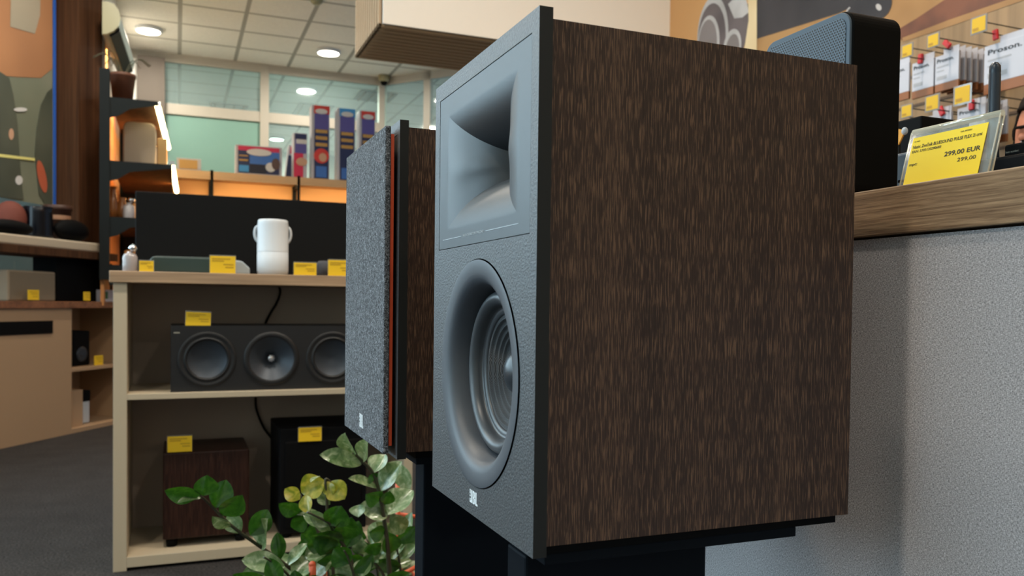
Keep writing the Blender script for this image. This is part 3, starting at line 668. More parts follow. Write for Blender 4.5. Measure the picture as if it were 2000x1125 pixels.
# ------------------------------------------------------------ person seated behind the counter
def person():
    t = thing('person', 'person with short dark hair and navy top seated behind the counter, looking down', 'person', (1.47, 0.60, 0))
    hc = Vector((1.425, 0.666, 1.288))      # head centre
    fd = (Vector((EYE.x, EYE.y, 1.1)) - hc).normalized(); fd = (fd+Vector((-0.80, 0.33, 0))).normalized()
    rt = Vector((0, 0, 1)).cross(fd).normalized()*-1; upv = rt.cross(fd)*-1
    if upv.z < 0: upv = -upv
    # body: skinned skeleton
    P = {'pel': (1.47, 0.60, 0.635), 'sp': (1.47, 0.61, 0.79), 'ch': (1.46, 0.63, 0.965), 'nk': (1.45, 0.65, 1.105), 'hd': (1.437, 0.662, 1.21)}
    R_ = {'pel': (.15, .12), 'sp': (.135, .10), 'ch': (.15, .105), 'nk': (.055, .055), 'hd': (.055, .055)}
    chain = [('pel', 'sp'), ('sp', 'ch'), ('ch', 'nk'), ('nk', 'hd')]
    side = Vector((-0.62, 0.78, 0)).normalized(); fw = Vector((-0.78, -0.62, 0)).normalized(); ch = Vector(P['ch']); pl = Vector(P['pel'])
    for nme, sg_ in (('l', 1), ('r', -1)):
        P['sh'+nme] = ch + side*0.17*sg_ + Vector((0, 0, 0.05)); P['el'+nme] = ch + side*0.23*sg_ + Vector((0, 0, -0.20)) + fw*0.05
        P['wr'+nme] = ch + side*0.15*sg_ + Vector((0, 0, -0.20)) + fw*0.28
        P['hp'+nme] = pl + side*0.10*sg_ + fw*0.05; P['kn'+nme] = pl + side*0.14*sg_ + fw*0.42 + Vector((0, 0, 0.0)); P['an'+nme] = pl + side*0.13*sg_ + fw*0.40 + Vector((0, 0, -0.50)); P['to'+nme] = P['an'+nme] + fw*0.14 + Vector((0, 0, -0.045))
        for k_, r_ in (('sh', .06), ('el', .043), ('wr', .028), ('hp', .09), ('kn', .062), ('an', .042), ('to', .035)): R_[k_+nme] = (r_, r_)
        chain += [('ch', 'sh'+nme), ('sh'+nme, 'el'+nme), ('el'+nme, 'wr'+nme), ('pel', 'hp'+nme), ('hp'+nme, 'kn'+nme), ('kn'+nme, 'an'+nme), ('an'+nme, 'to'+nme)]
    def skin(name, keys, mm, parent, links, rad, root):
        inv = t.matrix_basis.inverted(); me = bpy.data.meshes.new(name)
        me.from_pydata([tuple(inv @ Vector(P[k_])) for k_ in keys], [(keys.index(a_), keys.index(b_)) for a_, b_ in links], [])
        o = bpy.data.objects.new(name, me); COL.objects.link(o); o.parent = parent
        s_ = o.modifiers.new('skin', 'SKIN'); s_.use_smooth_shade = True
        for i, k_ in enumerate(keys): me.skin_vertices[0].data[i].radius = rad(k_); me.skin_vertices[0].data[i].use_root = (k_ == root)
        ss = o.modifiers.new('sub', 'SUBSURF'); ss.levels = 2; ss.render_levels = 2
        me.materials.append(M[mm]); return o
    keys = list(P)
    body = skin('body', keys, 'skin', t, chain, lambda k_: tuple(x*0.93 for x in R_[k_]), 'pel')
    top = [k_ for k_ in keys if k_[:2] in ('pe', 'sp', 'ch', 'sh', 'el')] 
    lk_ = [c_ for c_ in chain if c_[0] in top and c_[1] in top]
    skin('shirt', top, 'shirt', body, lk_, lambda k_: tuple(x*1.10 for x in R_[k_]), 'pel')
    low = [k_ for k_ in keys if k_[:2] in ('hp', 'kn', 'an')] + ['pel']
    skin('trousers', low, 'trouser', body, [c_ for c_ in chain if c_[0] in low and c_[1] in low], lambda k_: tuple(x*1.10 for x in R_[k_]), 'pel')
    # head: one sculpted surface with brow, nose, mouth, ears
    V = []; Fs = []; NU, NV = 64, 44
    for k_ in range(NV+1):
        ph = PI*k_/NV
        for i in range(NU):
            th = 2*PI*i/NU
            x = math.sin(ph)*math.sin(th); y = math.sin(ph)*math.cos(th); z = math.cos(ph)      # y = face forward
            rx_, ry_, rz_ = 0.076, 0.094, 0.118
            if z < 0: rx_ *= 1-0.30*z*z; ry_ *= 1-0.10*z*z
            px_, py_, pz_ = x*rx_, y*ry_, z*rz_
            if y > 0:
                py_ -= 0.010*math.exp(-((abs(px_)-0.031)/0.013)**2 - ((pz_-0.003)/0.012)**2)          # eye sockets
                py_ += 0.005*math.exp(-((abs(px_)-0.030)/0.02)**2 - ((pz_-0.024)/0.008)**2)           # brow
                nz = (pz_+0.018)/0.024
                py_ += 0.024*math.exp(-(px_/0.0105)**2)*max(0, 1-abs(nz-(-0.45))*0.62)*(1 if abs(nz) < 1.3 else 0)
                py_ += 0.006*math.exp(-(px_/0.022)**2 - ((pz_+0.060)/0.006)**2) + 0.005*math.exp(-(px_/0.02)**2 - ((pz_+0.072)/0.005)**2)
                py_ += 0.008*math.exp(-(px_/0.02)**2 - ((pz_+0.098)/0.012)**2)
            ear = math.exp(-((y*ry_+0.004)/0.014)**2 - ((pz_+0.004)/0.024)**2)
            px_ += (1 if x > 0 else -1)*0.014*ear*(abs(x) > 0.7)
            V.append(hc + rt*px_ + fd*py_ + upv*pz_)
    for k_ in range(NV):
        for i in range(NU):
            j = (i+1) % NU; Fs.append((k_*NU+i, (k_+1)*NU+i, (k_+1)*NU+j, k_*NU+j))
    hd = MB().add(V, Fs, True).build('head', 'skin', body, world=False)
    inv = t.matrix_basis.inverted(); hd.data.transform(inv)
    # hair cap
    V2 = []
    idx = {}; Fh = []
    for k_ in range(NV+1):
        for i in range(NU):
            p = V[k_*NU+i]; loc = p-hc; f_ = loc.dot(fd); z_ = loc.dot(upv); d = loc.normalized()
            lim = 0.050 if f_ > 0.03 else (0.0 if f_ > -0.01 else -0.055)
            if z_ > lim: idx[(k_, i)] = len(V2); V2.append(p + d*(0.009+0.004*noise.noise(p*60)))
    for k_ in range(NV):
        for i in range(NU):
            j = (i+1) % NU; q_ = [(k_, i), (k_+1, i), (k_+1, j), (k_, j)]
            if all(z in idx for z in q_): Fh.append([idx[z] for z in q_])
    hr = MB().add(V2, Fh, True).build('hair', 'hair', body); hr.data.transform(inv)
    so = hr.modifiers.new('solid', 'SOLIDIFY'); so.thickness = 0.006
    for s_ in (-1, 1):
        e = MB().ball(hc+rt*0.031*s_+fd*0.0715+upv*0.002, 0.0110).build('eye', 'eye', hd); e.data.transform(inv)
        e = MB().ball(hc+rt*0.031*s_+fd*0.0790+upv*-0.002, 0.0048).build('iris', 'hair', e); e.data.transform(inv)
        e = MB().ball(hc+rt*0.031*s_+fd*0.0720+upv*0.0055, 0.0135, 0.0135, 0.0110).build('eyelid', 'skin', hd); e.data.transform(inv)
        e = MB().obox(hc+rt*0.031*s_+fd*0.0885+upv*0.024, rt*0.014, upv*0.0028, fd*0.004).build('eyebrow', 'hair', hd, 0.003); e.data.transform(inv)
    # hands with five fingers, resting in front
    for nme, sg_ in (('l', 1), ('r', -1)):
        w_ = Vector(P['wr'+nme]); inw = -side*sg_
        K = {'w': w_, 'p': w_+fw*0.05, }; RR = {'w': .022, 'p': .026}; lk2 = [('w', 'p')]
        for fi, (o_, ln) in enumerate(((-0.027, .062), (-0.009, .076), (0.009, .080), (0.026, .070))):
            a_ = 'k%d' % fi; K[a_] = w_+fw*0.088+inw*o_; K[a_+'m'] = K[a_]+fw*ln*0.55+Vector((0, 0, -0.010)); K[a_+'t'] = K[a_]+fw*ln*0.85+Vector((0, 0, -0.030))
            RR[a_] = .010; RR[a_+'m'] = .0088; RR[a_+'t'] = .0075; lk2 += [('p', a_), (a_, a_+'m'), (a_+'m', a_+'t')]
        K['t1'] = w_+fw*0.035+inw*0.035+Vector((0, 0, -.008)); K['t2'] = w_+fw*0.075+inw*0.05+Vector((0, 0, -.015)); RR['t1'] = .012; RR['t2'] = .009; lk2 += [('p', 't1'), ('t1', 't2')]
        P.update(K); kk = list(K)
        skin('hand', kk, 'skin', body, lk2, lambda k_: (RR[k_], RR[k_]), 'w')
    return t
person()
st_ = thing('bar_stool', 'black stool behind the counter under the seated person', 'stool', (1.47, 0.60, 0))
MB().lathe([(0.17, 0.44), (0.18, 0.455), (0.18, 0.485), (0.16, 0.495)], (0, 0, 0), n=32).build('seat', 'blacksoft', st_)
MB().lathe([(0.025, 0.02), (0.025, 0.44)], (0, 0, 0), n=16).build('column', 'chrome', st_)
MB().lathe([(0.20, 0), (0.20, 0.012), (0.03, 0.03)], (0, 0, 0), n=32).build('base', 'chrome', st_)

# ------------------------------------------------------------ mural and accessory wall
MX = 2.612
mu = thing('wall_mural', 'long wall print of headphones and a dark speaker on orange ground', 'wall print', (MX, 2.5, 2.06))
zb = (W(1760, 80, 'x', MX).z + W(1990, 0, 'x', MX).z)/2
def m_print(name, c1, c2, sc=2.0):
    m = mat(name, c1, 0.55); n = noise_node(m, coords(m, (1, 1, 1)), sc, 2); basecol(m, ramp(m, n, [(0.35, c1), (0.65, c2)])); return m
MB().box(MX, MX+0.008, -1.5, YB1-0.005, zb, HC-0.02).build('printed_board', m_print('mural_orange', (0.46, 0.185, 0.06), (0.56, 0.28, 0.10), 1.2), mu, world=True)
def mpoly(name, pts, mm, lift):
    P3 = [W(x, y, 'x', MX-lift) for x, y in pts]; return MB().prism(P3, (0.0006, 0, 0)).build(name, mm, mu, world=True)
def mell(cx, cy, rx, ry, a0=0, a1=2*PI, n=40, tilt=0.0):
    pts = []
    for i in range(n):
        q = a0+(a1-a0)*i/(n-1 if a1-a0 < 6.2 else n); x = rx*math.cos(q); y = ry*math.sin(q)
        pts.append((cx+x*math.cos(tilt)-y*math.sin(tilt), cy+x*math.sin(tilt)+y*math.cos(tilt)))
    return pts
pm = {k: m_print('mural_'+k, a_, b_, s_) for k, a_, b_, s_ in (('mauve', (0.075, 0.058, 0.060), (0.13, 0.10, 0.10), 4), ('slate', (0.17, 0.14, 0.13), (0.22, 0.18, 0.17), 3), ('silver', (0.36, 0.33, 0.31), (0.48, 0.44, 0.42), 6),
      ('ochre', (0.24, 0.115, 0.036), (0.38, 0.20, 0.07), 3), ('brown', (0.07, 0.023, 0.011), (0.17, 0.056, 0.024), 6), ('night', (0.016, 0.013, 0.015), (0.035, 0.028, 0.030), 3), ('straw', (0.62, 0.45, 0.24), (0.72, 0.55, 0.32), 4))}
mpoly('printed_headband', [(1405, -20), (1440, 0), (1462, 8), (1462, 60), (1448, 110), (1400, 105), (1395, 30)], pm['mauve'], 0.0010)
mpoly('printed_ear_cup', mell(1392, 70, 30, 78, tilt=0.06), pm['silver'], 0.0018)
mpoly('printed_ear_cup', mell(1390, 76, 27, 70, tilt=0.06), pm['mauve'], 0.0026)
mpoly('printed_ear_pad', mell(1384, 84, 21, 54, tilt=0.06), pm['silver'], 0.0034)
mpoly('printed_ear_pad', mell(1382, 88, 18, 50, tilt=0.06), pm['slate'], 0.0042)
mpoly('printed_hinge', [(1422, 8), (1440, -10), (1458, 0), (1462, 24), (1450, 34), (1434, 36)], pm['silver'], 0.0026)
mpoly('printed_small_cup', mell(1430, 92, 17, 36, tilt=0.15), pm['silver'], 0.0034)
mpoly('printed_small_cup', mell(1430, 98, 13, 32, tilt=0.15), pm['slate'], 0.0042)
mpoly('printed_band', [(1460, -30), (1478, -30), (1478, 100), (1468, 110), (1452, 108), (1462, 40)], pm['straw'], 0.0050)
mpoly('printed_speaker', [(1478, -40), (1700, -40), (1690, 0), (1640, 25), (1478, 76)], pm['night'], 0.0022)
mpoly('printed_ground', [(1478, 76), (1640, 25), (1700, -2), (1760, -40), (2060, -40), (2060, -26), (1760, 80), (1478, 180)], pm['ochre'], 0.0014)
mpoly('printed_swoosh', [(1740, 66), (1790, 36), (1850, -4), (1900, -40), (2010, -40), (1960, 6), (1900, 28), (1840, 48), (1762, 78)], pm['brown'], 0.0030)
mpoly('printed_streak', [(1762, 74), (1850, 40), (1960, 2), (2010, -18), (2030, -10), (1960, 14), (1860, 50), (1764, 82)], pm['ochre'], 0.0036)
mpoly('printed_knob', mell(1700, 2, 42, 40), pm['night'], 0.0036)
mpoly('printed_knob_ring', mell(1668, 26, 16, 15), pm['silver'], 0.0030)
mpoly('printed_knob_ring', mell(1668, 28, 14, 14), pm['night'], 0.0038)
mpoly('printed_highlight', mell(1716, 14, 5, 7, tilt=-0.5), pm['silver'], 0.0048)
M['tagframe'] = m_thin('grey_clear_tag_frame', (0.45, 0.42, 0.40), 0.06, 0.55)
M['tagyellow'] = mat('amber_yellow_tag', (0.60, 0.36, 0.006), 0.6)
M['slatwall'] = m_grain('tan_slatwall', (0.23, 0.135, 0.058), (0.32, 0.195, 0.092), 'z', 0.15)
sw = thing('slatwall', 'tan wooden slatwall below the mural holding the hooks', 'wall panel', (2.61, 1.5, 0))
MB().box(2.610, 2.618, -1.5, 3.9, 0.3, zb).build('wall_panel', 'slatwall', sw, world=True)
mb = MB()
for i in range(14): mb.box(2.606, 2.612, -1.5, 3.9, zb-0.16-i*0.12-0.010, zb-0.16-i*0.12)
mb.build('wall_grooves', 'slatdark', sw, world=True)
CXP = 2.38
def packet(px0, px1, ptop, pbot, dx, label, writing=True, group='white accessory packs hung on the wall hooks', full=True):
    """hanging pack; ptop/pbot: pixel y of its top and bottom at its left edge"""
    x = CXP+dx; a = W(px0, ptop, 'x', CXP); b = W(px0, pbot, 'x', CXP); c = W(px1, ptop-12, 'x', CXP)
    w_ = a.y-c.y; h_ = a.z-b.z
    t = thing('accessory_pack', label, 'accessory pack', (x, a.y-w_/2, b.z), 0, group)
    MB().box(0, 0.010, -w_/2, w_/2, h_*0.21, h_).build('white_sleeve', 'whitecard', t, 0.001)
    MB().box(0, 0.010, -w_/2, w_/2, 0, h_*0.21).build('brown_band', 'brownprint', t, 0.001)
    MB().box(0.004, 0.006, -w_*0.48, w_*0.18, h_, h_+0.022).build('hang_tab', 'whitecard', t)
    if writing:
        text('brand_print', 'Proson.', 'ink', t, (-0.0006, w_*0.42, h_*0.80), (0, -1, 0), (0, 0, 1), h_*0.105, w_*0.72, 0.0002, 0.02, world=False)
        for zz, ww, hh_ in ((0.70, 0.5, 0.035), (0.58, 0.3, 0.03), (0.42, 0.42, 0.10)):
            MB().box(-0.0006, 0, w_*(0.42-ww), w_*0.42, h_*(zz-hh_), h_*zz).build('small_print', mat_grey, t)
    return t
mat_grey = mat('light_grey_print', (0.33, 0.33, 0.35), 0.6)
packet(1736, 1776, 134, 203, 0.0, 'white accessory pack half hidden by the black wireless speaker')
packet(1782, 1824, 125, 194, 0.0, 'white accessory pack with brown base, second from the wireless speaker')
p0 = packet(1827, 1873, 112, 181, 0.0, 'frontmost white accessory pack of the row of six beside the antenna')
for i in range(1, 6):
    c = copy_tree(p0); c.location.x += 0.030*i; c['label'] = 'white accessory pack hanging edge-on, number %s behind the frontmost of the middle hook' % ('one two three four five'.split()[i-1])
    c['label'] = ['white accessory pack directly behind the frontmost on the middle hook', 'third accessory pack back on the middle hook, seen edge-on', 'fourth accessory pack back on the middle hook, seen edge-on',
                  'fifth accessory pack back on the middle hook, seen edge-on', 'rearmost accessory pack on the middle hook, nearest the slatwall'][i-1]
packet(1923, 2016, 92, 186, 0.0, 'largest white accessory pack, behind the rod antenna at upper right')
packet(1803, 1858, 230, 296, 0.0, 'lower-row accessory pack above the left half of the yellow sign')
p1 = packet(1870, 1925, 213, 281, 0.0, 'lower-row accessory pack above the right half of the yellow sign')
for i in range(1, 4):
    c = copy_tree(p1); c.location.x += 0.035*i; c['label'] = ['lower-row accessory pack directly behind the front right one, above the sign', 'lower-row accessory pack second behind the front right one', 'lower-row accessory pack third back, just left of the antenna'][i-1]
packet(1972, 1986, 205, 262, 0.06, 'narrow lower-row accessory pack between the antenna and the face', False)
# hooks with tag holders
for (px, py, s_, lab) in ((1772, 99, 12, 'top-row wall hook nearest the black wireless speaker'), (1823, 79, 12, 'top-row wall hook above the row of six packs'), (1912, 48, 13, 'top-row wall hook above the largest pack'),
                     (1771, 217, 12, 'lower wall hook with yellow tag beside the wireless speaker'), (1821, 201, 13, 'lower wall hook with yellow tag under the second pack'), (1880, 185, 14, 'lower wall hook with yellow tag under the row of six packs')):
    c = W(px, py, 'x', 2.30); k_ = 0.0022*s_/12
    t = thing('wall_hook', lab, 'hook', (2.30, c.y, c.z), 0, 'price hooks on the slatwall')
    MB().box(-0.001, 0.001, -k_*s_, k_*s_, -k_*s_*0.95, k_*s_*0.95).build('tag_holder', 'tagframe', t)
    MB().box(-0.002, -0.001, -k_*s_*0.82, k_*s_*0.82, -k_*s_*0.78, k_*s_*0.78).build('yellow_tag', 'tagyellow', t)
    MB().box(-0.0025, -0.002, 0, k_*s_*0.7, -k_*s_*0.6, -k_*s_*0.3).build('tag_print', mat('tag_amber_print', (0.38, 0.20, 0.01), 0.6), t)
    mb = MB(); mb.tube([(0.002, 0, 0.012), (0.31, 0, 0.012)], 0.002, 8); mb.tube([(0.002, 0, -0.02), (0.02, 0, -0.022), (0.31, 0, -0.022)], 0.0022, 8); mb.build('wire', 'bracket', t)
for (px, py, ang, lab) in ((1798, 115, 0.1, 'red clip on the second pack from the wireless speaker'), (1850, 86, -0.8, 'tilted red clip on the frontmost pack of the six'), (1945, 68, -0.1, 'red clip on top of the largest pack'),
                      (1839, 217, -0.4, 'red clip on the lower-row pack above the left of the sign'), (1898, 205, 0.0, 'red clip on the lower-row pack above the right of the sign')):
    c = W(px, py, 'x', CXP-0.004); o = MB().box(-0.006, 0.004, -0.010, 0.010, -0.018, 0.018).build('security_clip', 'redclip', None, 0.003)
    tag(o, lab, 'clip', 'red clips on the accessory packs'); o.location = c; o.rotation_euler = (ang, 0, 0)

# ------------------------------------------------------------ display cabinet
DY = 2.71; DB = DY+0.42
def D(px, py, y=DY): return W(px, py, 'y', y)
xl = D(221, 700).x; xi = D(248, 700).x; xr = D(788, 1000).x; xr2 = xr+0.035
zt1 = D(300, 530).z; zt0 = D(300, 549.5).z; zm1 = D(300, 769).z; zm0 = D(300, 780).z; zb1 = D(255, 1094).z
dc = thing('display_cabinet', 'beige open display cabinet with oak top holding the speakers and subwoofers', 'cabinet', (xl, DY, 0))
zt1 = 1.046; zt0 = 1.006
mb = MB(); mb.box(xl-0.012, xr2+0.012, DY-0.012, DB+0.02, zt0, zt1); mb.build('top_board', 'oakx', dc, 0.002, world=True)
for x0, x1 in ((xl, xi), (xr, xr2)): MB().box(x0, x1, DY, DB, 0, zt0).build('side_panel', 'cream', dc, 0.001, world=True)
MB().box(xi, xr, DY, DB-0.012, zm0, zm1).build('middle_shelf', 'cream', dc, 0.001, world=True)
MB().box(xi, xr, DY, DB-0.012, 0.012, 0.048).build('bottom_shelf', 'cream', dc, 0.001, world=True)
MB().box(xi, xr, DB-0.012, DB, 0.012, zt0).build('back_panel', 'backboard', dc, world=True)
# dark display panel on top
q = D(265, 374, DB-0.02)
dp = thing('flat_screen', 'wide black flat screen standing along the back of the cabinet top', 'screen', ((q.x+1.0)/2, DB-0.02, zt1))
MB().box(q.x, 0.95, DB-0.035, DB, zt1+0.012, q.z).build('screen_panel', mat('screen_black', (0.0045, 0.005, 0.0055), 0.7, spec=0.12), dp, 0.003, world=True)
for x in (q.x+0.25, 0.70): MB().box(x-0.05, x+0.05, DB-0.06, DB+0.015, zt1, zt1+0.014).build('screen_foot', 'blacksoft', dp, world=True)

# centre speaker
cx0, cx1 = -0.2241, 0.4700; cz1 = D(450, 636, DY+0.03).z
cs = thing('centre_speaker', 'long black centre speaker with three round drivers on the middle shelf', 'speaker', ((cx0+cx1)/2, DY+0.03, zm1))
MB().box(cx0, cx1, DY+0.03, DY+0.32, zm1+0.001, cz1).build('cabinet', 'speakerblack', cs, 0.006, 3, world=True)
zc_ = (zm1+cz1)/2-0.003; fyd = DY+0.03
for i, x in enumerate((-0.1014, 0.1233, 0.3490)):
    if i == 1:
        d = MB().lathe([(0.100, 0.002), (0.099, 0.004), (0.084, 0.0045), (0.080, 0.002)], (x, fyd, zc_), (0, -1, 0), 48, False).build('driver_ring', 'speakerblack', cs, world=True)
        MB().lathe([(0.080, 0.002), (0.060, -0.012), (0.035, -0.030), (0.016, -0.040), (0.014, -0.045)], (x, fyd, zc_), (0, -1, 0), 48, False).build('driver_cone', 'driver', cs, world=True)
        MB().ball((x, fyd+0.028, zc_), 0.012, 0.010, 0.012).build('tweeter_dome', 'chrome', cs, world=True)
        mb = MB()
        for k in range(9):
            a_ = 2*PI*k/9; mb.obox((x+0.009*math.cos(a_), fyd+0.018, zc_+0.009*math.sin(a_)), (0.004*math.cos(a_), 0, 0.004*math.sin(a_)), (0, 0.002, 0), (-0.0008*math.sin(a_), 0, 0.0008*math.cos(a_)))
        mb.build('tweeter_vanes', 'chrome', cs, world=True)
    else:
        MB().lathe([(0.100, 0.002), (0.098, 0.004), (0.088, 0.003), (0.080, -0.002), (0.078, 0.001), (0.074, 0.003), (0.070, 0.0), (0.068, -0.006)], (x, fyd, zc_), (0, -1, 0), 48, False).build('driver_ring', 'speakerblack', cs, world=True)
        MB().lathe([(0.068, -0.006), (0.055, -0.014), (0.035, -0.020), (0.0, -0.023)], (x, fyd, zc_), (0, -1, 0), 48, False).build('driver_cone', 'driver', cs, world=True)
# the box front behind recessed cones must be open: cut wells
cb = [c for c in cs.children if c.name.startswith('cabinet')][0]
def cut_wells(ob, wells, depth, parent):
    bm = bmesh.new(); y0 = min(v.co.y for v in ob.data.vertices); inv = parent.matrix_basis.inverted()
    bm.from_mesh(ob.data)
    ff = [f for f in bm.faces if abs(f.normal.y) > 0.9 and f.calc_center_median().y < y0+1e-5]
    edges = list({e for f in ff for e in f.edges}); bmesh.ops.delete(bm, geom=ff, context='FACES_ONLY')
    for (x, z, r) in wells:
        p = inv @ Vector((x, 0, z)); vs = [bm.verts.new((p.x+r*math.cos(2*PI*k/48), y0, p.z+r*math.sin(2*PI*k/48))) for k in range(48)]
        es = [bm.edges.new((vs[k], vs[(k+1) % 48])) for k in range(48)]; edges += es
        vb = [bm.verts.new((v.co.x, y0+depth, v.co.z)) for v in vs]
        for k in range(48): bm.faces.new((vs[k], vs[(k+1) % 48], vb[(k+1) % 48], vb[k]))
        bm.faces.new(vb)
    bmesh.ops.triangle_fill(bm, use_beauty=True, use_dissolve=True, edges=edges)
    bmesh.ops.recalc_face_normals(bm, faces=bm.faces); bm.to_mesh(ob.data); bm.free()
    for m_ in list(ob.modifiers): ob.modifiers.remove(m_)
cut_wells(cb, [(x, zc_, 0.083) for x in (-0.1014, 0.1233, 0.3490)], 0.06, cs)
MB().box(cx0+0.010, cx0+0.030, fyd-0.0006, fyd, cz1-0.028, cz1-0.023).build('maker_badge', 'greyink', cs, world=True)

# walnut subwoofer and black subwoofer
def Dz(px, py, y): return D(px, py, y)
sy = DY+0.07; s0 = Dz(318, 900, sy).x; s1 = Dz(487, 900, sy).x; sz0 = Dz(400, 1055, sy).z; sz1 = Dz(400, 881, sy).z
sz0 = max(sz0, 0.078)
sb = thing('subwoofer', 'dark walnut cube subwoofer on black feet at the cabinet bottom', 'subwoofer', ((s0+s1)/2, sy, 0.048))
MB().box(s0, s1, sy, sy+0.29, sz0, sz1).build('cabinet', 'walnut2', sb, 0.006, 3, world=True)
for x in (s0+0.03, s1-0.03):
    for y in (sy+0.03, sy+0.25): MB().lathe([(0.018, 0), (0.022, sz0-0.048)], (x, y, 0.048), n=20).build('foot', 'blacksoft', sb, world=True)
sy2 = DY+0.05; b0 = Dz(546, 900, sy2).x; b1 = b0+0.33; bz1 = Dz(600, 836, sy2).z
s2 = thing('subwoofer', 'black cube subwoofer behind the green plant', 'subwoofer', ((b0+b1)/2, sy2, 0.048))
MB().box(b0, b1, sy2, sy2+0.33, 0.066, bz1).build('cabinet', 'black', s2, 0.004, world=True)
MB().box(b0+0.02, b1-0.02, sy2-0.006, sy2, 0.09, bz1-0.05).build('front_grille', 'blacksoft', s2, 0.003, world=True)
for x in (b0+0.03, b1-0.03):
    for y in (sy2+0.03, sy2+0.28): MB().lathe([(0.016, 0), (0.018, 0.018)], (x, y, 0.048), n=16).build('foot', 'blacksoft', s2, world=True)

# cables
def spline(pts, n=8):
    P = [Vector(p) for p in pts]; P = [P[0]*2-P[1]] + P + [P[-1]*2-P[-2]]; out = []
    for k in range(1, len(P)-2):
        for i in range(n):
            t = i/n; out.append(0.5*((2*P[k]) + (-P[k-1]+P[k+1])*t + (2*P[k-1]-5*P[k]+4*P[k+1]-P[k+2])*t*t + (-P[k-1]+3*P[k]-3*P[k+1]+P[k+2])*t**3))
    return out + [P[-2]]
yb = DB-0.03
tag(MB().tube(spline([Dz(x, y, yb) for x, y in ((545, 556), (547, 572), (540, 592), (528, 612), (518, 634), (516, 660))]), 0.0048, 8).build('power_cable', 'blacksoft'), 'black cable hanging down behind the centre speaker', 'cable')
tag(MB().tube(spline([Dz(x, y, yb) for x, y in ((499, 776), (501, 800), (515, 835), (535, 862), (546, 885), (543, 915), (536, 945), (546, 975), (560, 1000))]), 0.0048, 8).build('power_cable', 'blacksoft'), 'black cable curving down between the walnut and the black subwoofer', 'cable')

# yellow price cards (paper in a thin clear sleeve)
def pcard(px0, py0, px1, py1, y, label, tilt=0.0, zbase=None):
    a = W(px0, py1, 'y', y); b = W(px1, py0, 'y', y); w_ = b.x-a.x; h_ = b.z-a.z
    if zbase is not None: h_ = max(h_, b.z-zbase); a.z = zbase
    t = thing('price_card', label, 'price card', ((a.x+b.x)/2, y, a.z), 0, 'yellow price cards on the display furniture')
    o = MB().box(-w_/2, w_/2, 0, 0.0015, 0, h_).build('card', 'yellow', t); 
    mb = MB()
    for k, (x0, x1, z) in enumerate(((0.08, 0.80, 0.84), (0.08, 0.55, 0.72), (0.52, 0.92, 0.52), (0.60, 0.92, 0.36))):
        mb.box(-w_/2+w_*x0, -w_/2+w_*x1, -0.0006, 0, h_*(z-0.035), h_*(z+0.035))
    mb.build('printed_lines', 'amberprint', t)
    MB().box(-w_/2-0.002, w_/2+0.002, 0.0015, 0.0025, 0, h_+0.004).build('sleeve', 'clear', t)
    MB().box(-w_/2, w_/2, 0.0, 0.02, 0, 0.001).build('sleeve_foot', 'clear', t)
    t.rotation_euler = (0, tilt, 0); return t
M['amberprint'] = mat('faint_price_print', (0.50, 0.30, 0.01), 0.6)
pcard(362, 610, 411, 637, fyd+0.001, 'yellow price card on the left top edge of the centre speaker', 0.04)
pcard(327, 851, 375, 884, sy-0.003, 'yellow price card on the walnut subwoofer')
pcard(583, 834, 628, 863, sy2-0.010, 'yellow price card on the black subwoofer')
pcard(272, 510, 300, 527, DY+0.01, 'small yellow price card at the left end of the cabinet top', 0, zt1)
pcard(410, 501, 460, 528, DY+0.01, 'yellow price card before the right end of the dark green speaker', 0, zt1)
pcard(574, 514, 618, 534, DY+0.01, 'yellow price card just right of the white cylinder speaker', 0, zt1)
pcard(641, 509, 686, 535, DY+0.01, 'yellow price card on the cabinet top cut off by the cloth grille', 0, zt1)

# things on the cabinet top
y = DY+0.10; a = D(292, 525, y).x; b = D(440, 525, y).x
ps = thing('soundbar', 'low dark green portable speaker lying on the cabinet top', 'speaker', ((a+b)/2, y, zt1))
h_ = D(350, 503, y).z-zt1; L_ = (b-a)/2
mb = MB(); rr = [(-L_+0.015, 0.0), (L_-0.015, 0.0), (L_, h_*0.75), (L_-0.012, h_), (-L_+0.012, h_), (-L_, h_*0.75)]
mb.prism([(x, -0.04, z) for x, z in rr], (0, 0.09, 0)); mb.build('body', 'darkgreen', ps, 0.006, 3)
MB().box(-L_+0.02, L_-0.02, -0.034, 0.044, h_-0.001, h_+0.002).build('top_trim', mat('sage_rim', (0.06, 0.085, 0.08), 0.5), ps, 0.001)
y = DY+0.13; a = D(448, 525, y).x; b = D(487, 525, y).x; h_ = D(470, 508, y).z-zt1
t = thing('smart_display', 'small light grey wedge-shaped speaker beside the dark green one', 'speaker', ((a+b)/2, y, zt1))
MB().prism([(a-(a+b)/2, -0.03, 0), (b-(a+b)/2, -0.03, 0), (b-(a+b)/2, -0.03, h_*0.45), ((b-a)*0.1, -0.03, h_*0.92), (a-(a+b)/2, -0.03, h_)], (0, 0.07, 0)).build('body', 'lightgrey', t, 0.006, 3)
y = DY+0.12; a = D(502, 500, y).x; b = D(563, 500, y).x; zz = D(533, 430, y).z; r = (b-a)/2; H_ = zz-zt1
cy_ = thing('portable_speaker', 'white cylinder portable speaker with a carry loop standing on the cabinet top', 'speaker', ((a+b)/2, y, zt1))
MB().lathe([(r*0.86, 0), (r*0.97, 0.006), (r, 0.02), (r, H_*0.42)], (0, 0, 0), n=48).build('lower_grille', 'whitemesh', cy_)
MB().lathe([(r*1.0, H_*0.42), (r*1.01, H_*0.425), (r, H_*0.43), (r, H_*0.90), (r*0.97, H_*0.94), (r*0.96, H_*0.985), (r*0.90, H_), (0, H_*0.995)], (0, 0, 0), n=48, cap=False).build('upper_body', 'whiteplastic', cy_)
mb = MB()
